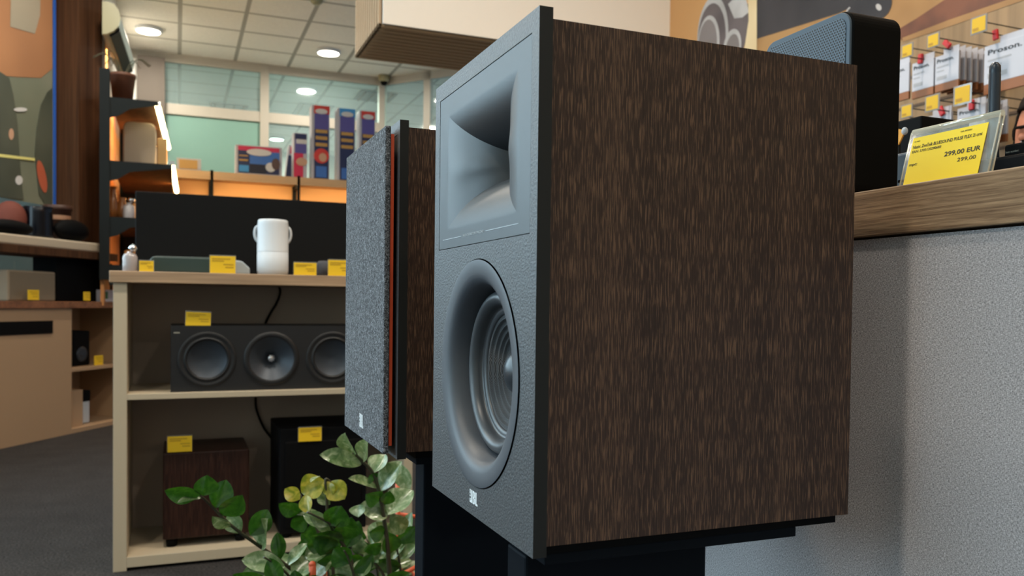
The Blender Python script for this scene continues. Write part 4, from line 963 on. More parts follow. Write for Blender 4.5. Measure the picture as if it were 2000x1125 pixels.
for s_ in (-1, 1): mb.tube(spline([(s_*r*0.97, 0, H_*0.60), (s_*r*1.10, 0, H_*0.66), (s_*r*1.16, 0, H_*0.75), (s_*r*1.10, 0, H_*0.84), (s_*r*0.97, 0, H_*0.88)], 5), 0.005, 8)
mb.build('carry_loop', 'whiteplastic', cy_)
y = DY+0.10; a = D(618, 520, y).x; b = D(648, 520, y).x
MB().ball((0, 0, 0), 1)
pk = thing('smart_speaker', 'small dark slate rounded smart speaker between two price cards', 'speaker', ((a+b)/2, y, zt1))
r = (b-a)/2*1.15; hz = D(630, 509, y).z-zt1
MB().lathe([(r*0.7, 0), (r*0.95, hz*0.25), (r, hz*0.5), (r*0.93, hz*0.78), (r*0.6, hz*0.97), (0, hz)], (0, 0, 0), n=32).build('fabric_body', 'puck', pk)
def sanitizer(px, pyb, pyt, y, label, zb_):
    a = D(px, pyb, y); b = D(px, pyt, y); h = b.z-zb_
    t = thing('spray_bottle', label, 'bottle', (a.x, y, zb_), 0, 'clear bottles with diamond-cut stoppers')
    MB().lathe([(h*0.24, 0), (h*0.25, h*0.03), (h*0.25, h*0.52), (h*0.20, h*0.62), (h*0.10, h*0.66), (h*0.10, h*0.72)], (0, 0, 0), n=24).build('bottle', 'frostbottle', t)
    MB().lathe([(h*0.05, h*0.72), (h*0.18, h*0.84), (h*0.10, h*0.94), (0, h)], (h*0.10, 0, 0), n=8).build('stopper', 'chrome', t); return t
M['frostbottle'] = mat('cloudy_clear_plastic', (0.34, 0.31, 0.31), 0.2)
sanitizer(254, 526, 476, DY+0.03, 'clear bottle with a sparkling stopper on the cabinet corner', zt1)

# ------------------------------------------------------------ wall shelf with LED glow behind the screen, boxes on it
SY = 8.2
za = W(510, 341, 'y', SY).z; zb_ = za-0.055
ls = thing('long_wall_shelf', 'long light wood wall shelf with lit wooden board beneath, holding tall boxes', 'shelf', (0.8, SY, za))
MB().box(-0.27, 2.35, SY, SY+0.42, zb_, za).build('shelf_board', 'shelfwood', ls, 0.003, world=True)
MB().box(-0.80, 2.35, SY+0.36, SY+0.40, 0.0, zb_).build('back_board', mat('pale_orange_board', (0.70, 0.42, 0.18), 0.7), ls, world=True)
for px in (413, 581): 
    x = W(px, 360, 'y', SY+0.1).x; mb = MB(); mb.box(x-0.012, x+0.012, SY+0.02, SY+0.36, zb_-0.05, zb_); mb.box(x-0.02, x+0.02, SY+0.32, SY+0.36, zb_-0.5, zb_+0.0)
    mb.box(x-0.014, x+0.014, SY+0.0, SY+0.02, zb_-0.36, za+0.012); mb.build('bracket', 'bracket', ls, world=True)
l = bpy.data.lights.new('shelf_led_light', 'AREA'); l.shape = 'RECTANGLE'; l.size = 2.3; l.size_y = 0.03; l.energy = 12; l.color = (1, 0.62, 0.30)
o = bpy.data.objects.new('shelf_led_light', l); COL.objects.link(o); o.location = (1.0, SY+0.06, zb_-0.012); o.rotation_euler = (0.6, 0, 0)
MB().box(-0.27, 2.35, SY, SY+0.012, zb_-0.024, zb_).build('front_lip', 'shelfwood', ls, world=True)
MB().box(-0.15, 2.15, SY+0.045, SY+0.075, zb_-0.010, zb_).build('led_strip', m_glow('dim_amber_led', (1, 0.6, 0.25), 3), ls, world=True)
P_ = {k: mat('print_'+k, c, 0.45) for k, c in (('red', (0.62, 0.05, 0.04)), ('crimson', (0.60, 0.03, 0.09)), ('navy', (0.02, 0.03, 0.10)), ('blue', (0.05, 0.16, 0.50)), ('sky', (0.06, 0.30, 0.65)), ('violet', (0.10, 0.09, 0.32)), ('amber', (0.50, 0.29, 0.08)), ('silver', (0.62, 0.62, 0.62)), ('brown', (0.10, 0.06, 0.05)), ('dark', (0.015, 0.015, 0.03)), ('flesh', (0.55, 0.33, 0.22)))}
def sbox(px0, py0, px1, py1, label, prints, side='whitecard', y=SY+0.08, cat='box', depth=0.16):
    a = W(px0, py1, 'y', y); b = W(px1, py0, 'y', y); w_ = b.x-a.x; h_ = b.z-za
    t = thing('product_box', label, cat, ((a.x+b.x)/2, y, za), 0, None)
    MB().box(-w_/2, w_/2, 0, depth, 0, h_).build('carton', side, t, 0.003)
    for q_, (nme, x0, x1, z0, z1, c) in enumerate(prints):
        MB().box(-w_/2+w_*x0, -w_/2+w_*x1, -0.002-0.001*q_, 0, h_*z0, h_*z1).build(nme, P_[c], t)
    return t
_lc = [0]
def _lift(): _lc[0] += 1; return 0.00002*(_lc[0] % 200)
def ell(t, cx, cz, rx, rz, c, w_, h_, nme='printed_logo'):
    return MB().prism([(cx+rx*math.cos(2*PI*i/24), -0.011-_lift(), cz+rz*math.sin(2*PI*i/24)) for i in range(24)], (0, 0.010, 0)).build(nme, P_[c], t)
def tallbox(px0, py0, px1, py1, label, top, extra=()):
    pr = [('printed_top', 0.12, 1, 0.89, 1, top), ('printed_sky', 0.15, 0.95, 0.68, 0.89, 'violet'), ('printed_body', 0.15, 0.95, 0.0, 0.68, 'navy'), ('printed_caption', 0.22, 0.88, 0.63, 0.675, 'amber'),
          ('printed_caption', 0.22, 0.88, 0.54, 0.585, 'amber'), ('printed_caption', 0.22, 0.88, 0.45, 0.495, 'amber'), ('printed_text_block', 0.25, 0.85, 0.03, 0.18, 'blue')]
    t = sbox(px0, py0, px1, py1, label, pr+list(extra))
    return t
def place_oval(t, c='silver'):
    d = t.children[0].data; xs = [v.co.x for v in d.vertices]; zs = [v.co.z for v in d.vertices]; w_ = max(xs)-min(xs); h_ = max(zs)
    return w_, h_
t1 = tallbox(608, 208, 644, 352, 'tall red-topped navy product box, tallest on the long wall shelf', 'red'); w_, h_ = place_oval(t1)
ell(t1, 0.03*w_, h_*0.92, w_*0.34, h_*0.035, 'silver', w_, h_); ell(t1, 0.05*w_, h_*0.32, w_*0.42, h_*0.10, 'red', w_, h_, 'printed_picture'); ell(t1, 0.12*w_, h_*0.30, w_*0.22, h_*0.06, 'flesh', w_, h_, 'printed_picture')
t2 = tallbox(658, 214, 694, 352, 'tall blue-topped navy product box beside the red-topped one', 'sky'); w_, h_ = place_oval(t2); ell(t2, 0.05*w_, h_*0.92, w_*0.34, h_*0.035, 'silver', w_, h_)
t3 = tallbox(701, 219, 733, 354, 'red-topped navy product box partly hidden by the cloth grille', 'red'); w_, h_ = place_oval(t3); ell(t3, 0.05*w_, h_*0.92, w_*0.34, h_*0.035, 'silver', w_, h_)
t4 = sbox(460, 289, 551, 345, 'wide white-framed product box with red top strip and blue picture', [('printed_field', 0.05, 0.94, 0.06, 0.95, 'navy'), ('printed_top', 0.05, 0.94, 0.82, 0.97, 'crimson'), ('printed_sky', 0.30, 0.94, 0.38, 0.82, 'blue'), ('printed_dark', 0.30, 0.66, 0.08, 0.38, 'dark'),
       ('printed_caption', 0.07, 0.26, 0.62, 0.66, 'amber'), ('printed_caption', 0.07, 0.26, 0.46, 0.52, 'amber'), ('printed_text_block', 0.07, 0.28, 0.1, 0.32, 'sky')]); w_, h_ = place_oval(t4)
for c, (a_, b_, rx, rz, cc) in enumerate(((0.0, 0.78, 0.27, 0.12, 'silver'), (0.25, 0.30, 0.11, 0.16, 'silver'), (0.36, 0.42, 0.09, 0.2, 'brown'))):
    o = ell(t4, w_*a_, h_*b_, w_*rx, h_*rz, cc, w_, h_, 'printed_picture' if c else 'printed_logo')
t5 = sbox(573, 261, 600, 352, 'narrow crimson and white product box left of the tallest box', [('printed_lower', 0.02, 0.72, 0.02, 0.55, 'crimson'), ('printed_upper', 0.1, 0.95, 0.55, 0.86, 'violet'), ('printed_top', 0.1, 0.95, 0.86, 0.98, 'navy'), ('printed_logo', 0.18, 0.98, 0.76, 0.86, 'silver')], y=SY+0.06)
w_, h_ = place_oval(t5); o = ell(t5, w_*0.1, h_*0.36, w_*0.42, h_*0.09, 'flesh', w_, h_, 'printed_picture')
t6 = sbox(557, 284, 575, 346, 'small dark product box leaning between the wide box and the crimson one', [('printed_field', 0.05, 0.9, 0.05, 0.70, 'navy'), ('printed_top', 0.2, 0.95, 0.75, 0.95, 'crimson')], y=SY+0.24, depth=0.12); t6.rotation_euler = (0, 0.10, 0)
t7 = sbox(345, 311, 393, 340, 'small white framed box with an amber picture at the left end of the long shelf', [('printed_field', 0.1, 0.85, 0.12, 0.88, 'amber')], y=SY+0.04, depth=0.05)
# ------------------------------------------------------------ LED rack at the left
RX = -0.664; RY0, RY1 = 6.3, 8.2
rk = thing('wall_rack', 'tall lit shelving rack with dark brackets and orange wood back at left', 'shelving', (RX, RY0, 0))
MB().box(RX-0.062, RX+0.004, RY0-0.02, RY0+0.04, 1.09, 2.62).build('upright', 'bracket', rk, world=True)
MB().box(RX-0.035, RX+0.004, RY1-0.05, RY1, 0.9, 2.62).build('upright', 'bracket', rk, world=True)
MB().box(RX-0.06, RX-0.036, RY0+0.05, RY1-0.02, 0.9, 2.55).build('back_board', 'orangewood', rk, world=True)
levels = ((W(250, 193, 'y', RY0).z, W(309, 200, 'y', RY0).x, 6.3, 8.15), (W(250, 316, 'y', RY0).z, W(336, 320, 'y', RY0).x, 6.3, 8.15), (W(230, 424, 'y', RY0).z, -0.26, 6.3, 8.15), (1.20, -0.26, 6.3, 8.15))
for z_, xe, ya, yb2 in levels:
    MB().box(RX+0.004, xe, ya, yb2, z_-0.022, z_).build('shelf', 'darkwood', rk, 0.002, world=True)
    for yy in (ya-0.012, yb2-0.04):
        MB().prism([(RX+0.002, yy, z_-0.001), (xe, yy, z_-0.001), (xe, yy, z_-0.030), (RX+0.14, yy, z_-0.075), (RX+0.055, yy, z_-0.135), (RX+0.002, yy, z_-0.15)], (0, 0.008, 0)).build('shelf_bracket', 'bracket', rk, world=True)
for k, (z_, xe, ya, yb2) in enumerate(levels[:2]):
    a = W(307, 205, 'y', 6.34) if k == 0 else W(336, 322, 'y', 6.34)
    p_a = W(*((308, 207) if k == 0 else (336, 323)), 'y', 6.36); p_b = W(*((329, 289) if k == 0 else (345, 374)), 'y', 8.1)
    lt = thing('led_tube', ['glowing LED tube under the front edge of the upper rack shelf', 'glowing LED tube under the front edge of the second rack shelf'][k], 'LED light', p_a)
    MB().tube([p_a, p_b], 0.020, 12).build('tube', 'led', lt, world=True)
    for p in (p_a, p_b): MB().box(p.x-0.02, p.x+0.02, p.y-0.01, p.y+0.01, p.z, z_-0.022 if z_-0.022 > p.z else p.z+0.03).build('mount', 'chrome', lt, world=True)
    l = bpy.data.lights.new('led_light', 'AREA'); l.shape = 'RECTANGLE'; l.size = 0.04; l.size_y = 1.7; l.energy = 12; l.color = (1.0, 0.42, 0.10)
    o = bpy.data.objects.new('led_light', l); COL.objects.link(o); mid = (p_a+p_b)/2; o.location = (mid.x-0.03, mid.y, mid.z-0.03)
    o.rotation_euler = Vector((-0.8, 0, -0.5)).to_track_quat('-Z', 'Y').to_euler()
# on the rack
z_, xe = levels[1][0], levels[1][1]
a = W(240, 315, 'y', 6.6).x; b = W(304, 315, 'y', 6.6).x; tt = W(270, 238, 'y', 6.6).z
gx = thing('air_purifier', 'large rounded grey appliance standing on the second rack shelf', 'appliance', ((a+b)/2, 6.6, z_))
MB().prism([(x-(a+b)/2, 0, z-z_) for x, z in rrect(a, b, z_, tt, 0.05)], (0, 0.25, 0)).build('body', mat('warm_grey_casing', (0.30, 0.25, 0.21), 0.5), gx, 0.012, 3)
MB().box(-(b-a)/2-0.012, -(b-a)/2+0.002, 0.05, 0.16, 0.25, tt-z_-0.06).build('side_vent', 'blacksoft', gx)
a = W(307, 315, 'y', 7.2).x; b = W(326, 315, 'y', 7.2).x; tt = W(315, 270, 'y', 7.2).z
tag(MB().box(a, b, 7.2, 7.45, z_, tt).build('storage_carton', 'tan', None, 0.006), 'small tan carton beside the grey appliance on the rack', 'box')
sanitizer(252, 424, 384, 6.42, 'clear bottle with a sparkling stopper on the third rack shelf', levels[2][0])
for k, (px, hgt) in enumerate(((219, 0.25), (238, 0.17))):
    x = W(px, 424, 'y', 6.5).x
    t = thing('glass_vase', ['tall amber vase on the third rack shelf against the lit back', 'shorter amber vase on the third rack shelf'][k], 'vase', (x, 6.55, levels[2][0]))
    MB().lathe([(0.03, 0), (0.045, hgt*0.3), (0.03, hgt*0.75), (0.022, hgt*0.9), (0.03, hgt)], (0, 0, 0), n=24).build('body', mat('amber_glaze', (0.35, 0.14, 0.04), 0.25), t)
# flower pot on top
zp = levels[0][0]; a = W(217, 190, 'y', 6.5); b = W(262, 190, 'y', 6.5); zr = W(240, 146, 'y', 6.5).z
fp = thing('flower_pot', 'dark brown wide flower pot with wispy stems on top of the rack', 'pot', ((a.x+b.x)/2, 6.5, zp))
r = (b.x-a.x)/2; h_ = zr-zp
MB().lathe([(r*0.85, 0), (r*1.12, h_*0.88), (r*1.2, h_*0.90), (r*1.2, h_), (r*1.05, h_), (r*1.0, h_*0.85), (0, h_*0.85)], (0, 0, 0), n=32).build('pot', 'terracotta', fp)
mb = MB()
for i in range(9):
    a_ = random.uniform(0, 2*PI); q = Vector((math.cos(a_), math.sin(a_), 0)); mb.tube(spline([(0, 0, h_*0.8), q*0.05+Vector((0, 0, h_+0.06)), q*0.12+Vector((0, 0, h_+0.14)), q*0.2+Vector((0, 0, h_+0.10))], 4), 0.003, 5)
mb.build('thin_stems', 'stem', fp)
# pale grey board and bright opening behind
a = W(268, 108, 'y', 9.9); b = W(322, 195, 'y', 9.9)
tag(MB().box(a.x, b.x, 9.88, 9.97, 0, a.z).build('notice_board', mat('taupe_panel', (0.075, 0.063, 0.052), 0.7)), 'plain taupe panel on the partition above the rack', 'panel')
mb = MB(); a = W(222, 95, 'y', 9.95)
MB().box(-2.6, W(268, 108, 'y', 9.9).x, 10.0, 10.02, 1.9, HC-0.1).build('white_infill', mat('white_infill', (0.8, 0.82, 0.8), 0.5), part)
# air conditioner
q0 = W(222, 35, 'y', 6.9); q1 = W(238, 62, 'y', 8.3)
ac = thing('air_conditioner', 'cream wall-mounted air conditioner seen from its rounded end, upper left', 'air conditioner', q0)
e0 = [W(x, y_, 'y', 6.6) for x, y_ in ((196, 2), (212, 3), (224, 8), (232, 20), (236, 36), (232, 50), (222, 60), (208, 66), (196, 66))]
e0 = [Vector((max(p.x, -0.732), p.y, p.z)) for p in e0]
dirv = W(246, 92, 'y', 7.9) - W(236, 36, 'y', 6.6)
dirv = Vector((0.04, 1.25, 0.0))
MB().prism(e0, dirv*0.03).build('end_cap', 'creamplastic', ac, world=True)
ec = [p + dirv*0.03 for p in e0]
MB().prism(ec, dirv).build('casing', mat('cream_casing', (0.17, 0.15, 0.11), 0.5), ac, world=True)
lo = W(214, 64, 'y', 6.65); MB().prism([lo+Vector((0, 0, 0)), W(232, 52, 'y', 6.65), W(234, 62, 'y', 6.65), W(216, 72, 'y', 6.65)], dirv*0.95).build('air_flap', 'black', ac, world=True)

# ------------------------------------------------------------ window side: post, cabinet, sills
zc1 = WL(140, 589, 0.0).z; zc0 = WL(140, 602, 0.0).z
po = MB(); lbox(po, s_post0, s_post1, -0.498, -0.30, zc1+0.001, HC-0.02)
tag(po.build('wooden_post', 'darkwood', None, 0.004), 'broad dark brown wooden post between window and lit rack', 'post')
be = MB(); lbox(be, s_post1+0.002, s_post1+0.024, -0.4985, -0.4905, zc1+0.001, ZT)
tag(be.build('blue_trim_strip', 'blueedge'), 'thin bright blue strip along the window edge beside the wooden post', 'strip')
# reflection in the window glass, with posters, painted as flat coloured shapes
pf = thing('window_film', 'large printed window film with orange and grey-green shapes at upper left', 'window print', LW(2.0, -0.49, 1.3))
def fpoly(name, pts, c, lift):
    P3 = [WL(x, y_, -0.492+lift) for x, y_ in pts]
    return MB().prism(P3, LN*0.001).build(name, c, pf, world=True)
fm = {k: m_print('film_'+k, a_, b_, s_) for k, a_, b_, s_ in (('orange', (0.36, 0.17, 0.08), (0.46, 0.22, 0.10), 1.2), ('putty', (0.30, 0.27, 0.20), (0.36, 0.31, 0.23), 1.5), ('sage', (0.16, 0.18, 0.13), (0.23, 0.24, 0.18), 1.5), ('dark', (0.055, 0.065, 0.048), (0.09, 0.10, 0.075), 2), ('red', (0.45, 0.10, 0.05), (0.5, 0.13, 0.07), 2))}  # colours of the painted window reflection
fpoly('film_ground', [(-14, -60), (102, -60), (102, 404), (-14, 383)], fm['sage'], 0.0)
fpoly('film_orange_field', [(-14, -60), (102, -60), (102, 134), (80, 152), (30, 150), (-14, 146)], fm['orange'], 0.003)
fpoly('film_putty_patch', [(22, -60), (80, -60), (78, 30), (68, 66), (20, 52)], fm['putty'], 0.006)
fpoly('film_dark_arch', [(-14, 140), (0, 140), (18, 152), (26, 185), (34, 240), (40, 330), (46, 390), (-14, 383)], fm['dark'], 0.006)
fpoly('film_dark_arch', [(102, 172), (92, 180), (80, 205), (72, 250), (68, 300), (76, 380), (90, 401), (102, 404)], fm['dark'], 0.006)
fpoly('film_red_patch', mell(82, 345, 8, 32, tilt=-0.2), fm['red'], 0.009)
fpoly('film_yellow_line', [(-14, 299), (68, 309), (68, 314), (-14, 305)], mat('film_yellow', (0.75, 0.70, 0.25), 0.5), 0.009)  # yellow of the painted window reflection
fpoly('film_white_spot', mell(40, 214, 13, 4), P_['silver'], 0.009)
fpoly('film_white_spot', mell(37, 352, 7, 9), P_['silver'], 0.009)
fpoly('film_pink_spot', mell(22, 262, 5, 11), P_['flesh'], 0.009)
# sill board (cream) and brown shelf
s_a, z_a = WLs(206, 478, -0.02)
def lz(px, py, off): return WL(px, py, off).z
zs1 = lz(102, 466, -0.02); zs0 = lz(102, 485, -0.02)
sl = thing('window_sill', 'long thick cream window sill board with small decorations', 'sill', LW(1.5, -0.1, zs0))
mb = MB(); lbox(mb, s_a, 3.2, -0.30, 0.0, zs0, zs1); mb.build('sill_board', mat('cream_board', (0.50, 0.41, 0.30), 0.6), sl, 0.012, 3, world=True)
zbh = lz(102, 500, 0.02)
mb = MB(); lbox(mb, s_a-0.09, 3.2, -0.30, 0.02, zbh, zs0-0.002); mb.build('brown_board', 'darkwood', sl, 0.003, world=True)
# base cabinet
zc1 = lz(140, 589, 0.0); zc0 = lz(140, 602, 0.0)
s_c0, _ = WLs(221, 700, 0.0); s_c1, _ = WLs(140, 700, 0.0)
s_c0 -= 0.25
bc = thing('base_cabinet', 'beige low cabinet under the window with brown top, vent and open niche', 'cabinet', LW(1.5, -0.2, 0))
mb = MB(); lbox(mb, s_c0, 3.6, -0.49, 0.02, zc0, zc1); mb.build('brown_top', 'brownedge', bc, 0.003, world=True)
mb = MB(); lbox(mb, s_c1, 3.6, -0.48, 0.0, 0.0, zc0); mb.build('carcass', 'creamdark', bc, world=True)
mb = MB(); lbox(mb, s_c0, s_c1, -0.48, -0.46, 0.0, zc0); mb.build('niche_back', 'creamdark', bc, world=True)
mb = MB(); lbox(mb, s_c0, s_c0+0.02, -0.46, 0.0, 0.0, zc0); mb.build('niche_side', 'creamdark', bc, world=True)
zn = lz(180, 716, 0.0); 
mb = MB(); lbox(mb, s_c0+0.02, s_c1, -0.46, 0.0, zn-0.022, zn); mb.build('niche_shelf', 'creamdark', bc, world=True)
mb = MB(); lbox(mb, s_c0+0.02, s_c1, -0.46, 0.0, 0.0, 0.03); mb.build('niche_floor', 'creamdark', bc, world=True)
sv, zv1 = WLs(102, 626, 0.0); _, zv0 = WLs(102, 651, 0.0)
mb = MB(); lbox(mb, sv, 3.0, 0.0, 0.006, zv0, zv1); vt = mb.build('vent_grille', 'blacksoft', bc, world=True)
mb = MB()
for i in range(24): lbox(mb, sv+0.05+i*0.07, sv+0.06+i*0.07, 0.006, 0.012, zv0+0.01, zv1-0.01)
mb.build('vent_bars', 'bracket', vt, world=True)
# speakers and cards on it
def onleft(name, label, cat, px0, px1, pyt, off, depth, zbase, m, rad=0.02, bev=0.012, smax=None):
    s0, _ = WLs(px0, 560, off); s1, _ = WLs(px1, 560, off); zt_ = lz((px0+px1)/2, pyt, off)
    if s0 > s1: s0, s1 = s1, s0
    if smax is not None: s1 = min(s1, smax)
    t = thing(name, label, cat, LW((s0+s1)/2, off, zbase), LROT)
    w_ = (s1-s0)/2; h = zt_-zbase
    # local x along the wall (towards the viewer), local y points into the wall or the room
    sgn = 1 if (Matrix.Rotation(LROT, 3, 'Z') @ Vector((0, 1, 0))).dot(LN) < 0 else -1
    MB().box(-w_, w_, min(0, sgn*depth), max(0, sgn*depth), 0, h).build('body', m, t, bev, 3)
    return t, w_, h, sgn
t, w_, h, sg_ = onleft('fabric_speaker', 'beige fabric speaker box with white rim under the window sill', 'speaker', 16, 109, 529, -0.06, 0.16, zc1, 'tan')
MB().box(-w_+0.012, w_-0.012, -0.003 if sg_ > 0 else 0, 0 if sg_ > 0 else 0.003, 0.012, h-0.012).build('front_fabric', mat('taupe_fabric', (0.22, 0.175, 0.12), 0.85), t)
onleft('loudspeaker', 'large black speaker box standing beside the beige fabric speaker', 'speaker', 112, 204, 500, -0.07, 0.20, zc1, 'blacksoft')
t, w_, h, sg_ = onleft('cardboard_box', 'small white box with a green print at the right end of the brown top', 'box', 196, 222, 566, -0.03, 0.035, zc1, 'whitecard', bev=0.002)
MB().box(-w_*0.1, w_*0.75, -0.002 if sg_ > 0 else 0, 0 if sg_ > 0 else 0.002, h*0.25, h*0.85).build('green_print', 'greenprint', t)
def lcard(px0, px1, py0, py1, off, label, lean=0.0):
    s0, z1 = WLs(px0, py0, off); s1, z0 = WLs(px1, py1, off)
    t = thing('price_card', label, 'price card', LW((s0+s1)/2, off, z0), LROT, 'yellow price cards on the displays')
    w_ = abs(s1-s0)/2; MB().box(-w_, w_, -0.001, 0.001, 0, z1-z0).build('card', 'yellow', t)
    sgn = -1 if (Matrix.Rotation(LROT, 3, 'Z') @ Vector((0, 1, 0))).dot(LN) < 0 else 1
    mb = MB()
    for a_, b_ in ((0.8, 0.1), (0.6, -0.2), (0.35, -0.5)): mb.box(-w_*0.8, w_*(b_+0.6), min(sgn*0.001, sgn*0.0016), max(sgn*0.001, sgn*0.0016), (z1-z0)*(a_-0.04), (z1-z0)*(a_+0.04))
    mb.build('printed_lines', 'amberprint', t); t.rotation_euler = (lean, 0, LROT); return t
lcard(54, 76, 566, 586, 0.0, 'yellow price card in front of the beige fabric speaker')
lcard(163, 176, 570, 587, 0.0, 'narrow yellow price card in front of the large black speaker box', 0.0)
# niche contents
t, w_, h, sg_ = onleft('bookshelf_monitor', 'small black speaker in the upper niche of the beige cabinet', 'speaker', 143, 176, 646, -0.12, 0.18, zn, 'blacksoft', smax=s_c1-0.01)
sd = -1 if sg_ > 0 else 1
MB().lathe([(w_*0.62, 0.0), (w_*0.6, 0.006), (w_*0.4, 0.002), (w_*0.15, -0.0), (0, 0.006)], (0, 0, h*0.33), (0, sd, 0), 24, False).build('driver_cone', 'driver', t)
lcard(184, 201, 695, 712, -0.03, 'yellow price card in the upper niche beside the small black speaker')
t, w_, h, sg_ = onleft('carton', 'plain tan carton in the lower niche of the beige cabinet', 'box', 141, 162, 762, -0.05, 0.25, 0.03, 'creamdark', bev=0.002, smax=s_c1-0.004)
t, w_, h, sg_ = onleft('tower_fan', 'slim white appliance with a black top beside the tan carton', 'appliance', 163, 176, 762, -0.10, 0.10, 0.03, 'whiteplastic')
MB().box(-w_*1.02, w_*1.02, -0.006 if sg_ > 0 else -0.1, 0.1 if sg_ > 0 else 0.006, h*0.66, h*1.004).build('black_top', 'blacksoft', t, 0.008)
# decorations on the sill
def onsill(name, label, cat, px, pyt, prof, m, off=-0.14):
    q = WL(px, 465, off); t = thing(name, label, cat, (q.x, q.y, zs1)); H = lz(px, pyt, off)-zs1
    return t, H
t, H = onsill('tall_mug', 'tall black shiny mug on the window sill', 'mug', 75, 404, None, None)
MB().lathe([(0.085, 0), (0.09, 0.02), (0.088, H*0.8), (0.095, H*0.97), (0.088, H), (0.08, H*0.97), (0.076, 0.05), (0, 0.04)], (0, 0, 0), n=32).build('body', mat('glazed_black', (0.003, 0.0035, 0.006), 0.25, spec=0.3), t)
t, H = onsill('lidded_jar', 'brown printed jar standing behind the black mug on the sill', 'jar', 113, 402, None, None, -0.212)
MB().lathe([(0.07, 0), (0.085, 0.02), (0.085, H*0.85), (0.095, H*0.86), (0.095, H), (0, H)], (0, 0, 0), n=32).build('body', mat('rust_brown_print', (0.05, 0.018, 0.009), 0.6), t)
MB().lathe([(0.0865, H*0.60), (0.0865, H*0.72)], (0, 0, 0), n=32, cap=False).build('label_band', mat('cream_brown_label', (0.35, 0.18, 0.10), 0.5), t)
t, H = onsill('headphone_case', 'rounded black case lying at the right end of the sill', 'case', 140, 428, None, None, -0.065)
MB().ball((0, 0, H*0.48), 0.17, 0.058, H*0.50).build('shell', 'blacksoft', t)
t.rotation_euler = (0, 0, LROT)
t, H = onsill('fabric_hat', 'dark low rounded bundle at the left end of the sill', 'bundle', 18, 428, None, None, -0.07)
MB().ball((0, 0, H*0.48), 0.20, 0.065, H*0.50).build('bundle', 'blacksoft', t); t.rotation_euler = (0, 0, LROT)
t, H = onsill('orange_ball', 'dusky orange round ornament behind the dark bundle on the sill', 'ornament', 20, 392, None, None, -0.235)
MB().ball((0, 0, H*0.5), 0.10, 0.06, H*0.5).build('ornament', mat('dusky_orange', (0.13, 0.025, 0.012), 0.8), t)
# board closing the dark bay between sill and cabinet top
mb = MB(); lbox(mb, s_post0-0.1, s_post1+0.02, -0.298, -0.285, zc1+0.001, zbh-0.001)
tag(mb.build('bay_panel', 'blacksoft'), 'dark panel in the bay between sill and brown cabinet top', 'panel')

# ------------------------------------------------------------ plant in front of the cabinet
PYP = 1.12
def PP(px, py, y=PYP): return W(px, py, 'y', y)
pot_c = PP(665, 1240, 1.14)
pl = thing('potted_plant', 'glossy green zamioculcas plant in a coral-orange wire stand before the cabinet', 'plant', (pot_c.x, 1.14, 0))
zr = pot_c.z+0.02
MB().lathe([(0.09, zr-0.20), (0.115, zr-0.02), (0.122, zr-0.02), (0.122, zr), (0.110, zr), (0.106, zr-0.02), (0, zr-0.02)], (0, 0, 0), n=40).build('flower_pot', mat('grey_stone_pot', (0.25, 0.24, 0.23), 0.7), pl)
MB().lathe([(0.106, zr-0.018), (0.05, zr-0.008), (0, zr-0.006)], (0, 0, 0), n=32, cap=False).build('soil', 'soil', pl)
# coral wire stand
def lc(v): return pl.matrix_basis.inverted() @ Vector(v)
mb = MB()
for k in range(16): pass
ringz = PP(700, 1190, 1.0).z
for zz_, r_ in ((ringz, 0.150), (0.10, 0.150), (zr-0.22, 0.140)):
    mb.tube([(r_*math.cos(2*PI*i/40), r_*math.sin(2*PI*i/40), zz_) for i in range(41)], 0.0045, 8)
for k in range(4):
    a_ = 2*PI*k/4+0.5; mb.tube([(0.15*math.cos(a_), 0.15*math.sin(a_), 0.0), (0.15*math.cos(a_), 0.15*math.sin(a_), ringz)], 0.0045, 8)
mb.tube([lc(PP(610, 1103, 1.02)), lc(PP(611, 1130, 1.02)), lc(PP(612, 1170, 1.02))], 0.0065, 10); mb.ball(lc(PP(610, 1103, 1.02)), 0.0066, n=12, m=8)
mb.tube([lc(PP(632, 1094, 1.10)), lc(PP(634, 1130, 1.10)), lc(PP(636, 1170, 1.10))], 0.0055, 10)
mb.tube([lc(PP(775, 1128, 1.05)), lc(PP(830, 1098, 1.10))], 0.0045, 10)
mb.tube([lc(PP(777, 945, 1.30)), lc(PP(777, 1070, 1.30)), lc(PP(777, 1200, 1.30))], 0.0055, 10)
mb.tube([lc(PP(777, 1004, 1.30)), lc(PP(830, 1012, 1.30))], 0.0045, 10)
mb.build('wire_stand', 'potorange', pl)

def leaf(B, T, wpx, facing, kindm, parent, curl=0.34, droop=0.14):
    """one leaflet from B to T; facing = normal hint"""
    B = Vector(B); T = Vector(T); ax = T-B; L = ax.length; X = ax.normalized()
    N = Vector(facing); N = (N - X*N.dot(X)).normalized(); Sd = X.cross(N)
    V = []; Fs = []; nu, nv = 12, 6
    for i in range(nu+1):
        u = i/nu; prof = (math.sin(PI*min(1, u**1.12))**0.70)*(1-0.10*u) if 0 < u < 1 else 0.0
        if i == 0: prof = 0.05
        for j in range(nv+1):
            s_ = (j/nv-0.5)*2; w_ = wpx*0.5*prof
            fold = abs(s_)**1.3*curl*w_ ; wave = 0.03*wpx*math.sin(u*7+s_*2)*abs(s_)
            V.append(B + X*(u*L) + Sd*(s_*w_) + N*(fold*1.2+wave - droop*L*(u-0.35)**2))
    for i in range(nu):
        for j in range(nv): a_ = i*(nv+1)+j; Fs.append((a_, a_+1, a_+nv+2, a_+nv+1))
    o = MB().add(V, Fs, True).build('leaf', kindm, parent, world=False)
    o.data.transform(pl.matrix_basis.inverted()); return o
TOCAM = (EYE - Vector((0.25, 1.1, 0.85))).normalized()
UPN = Vector((0, 0, 1))
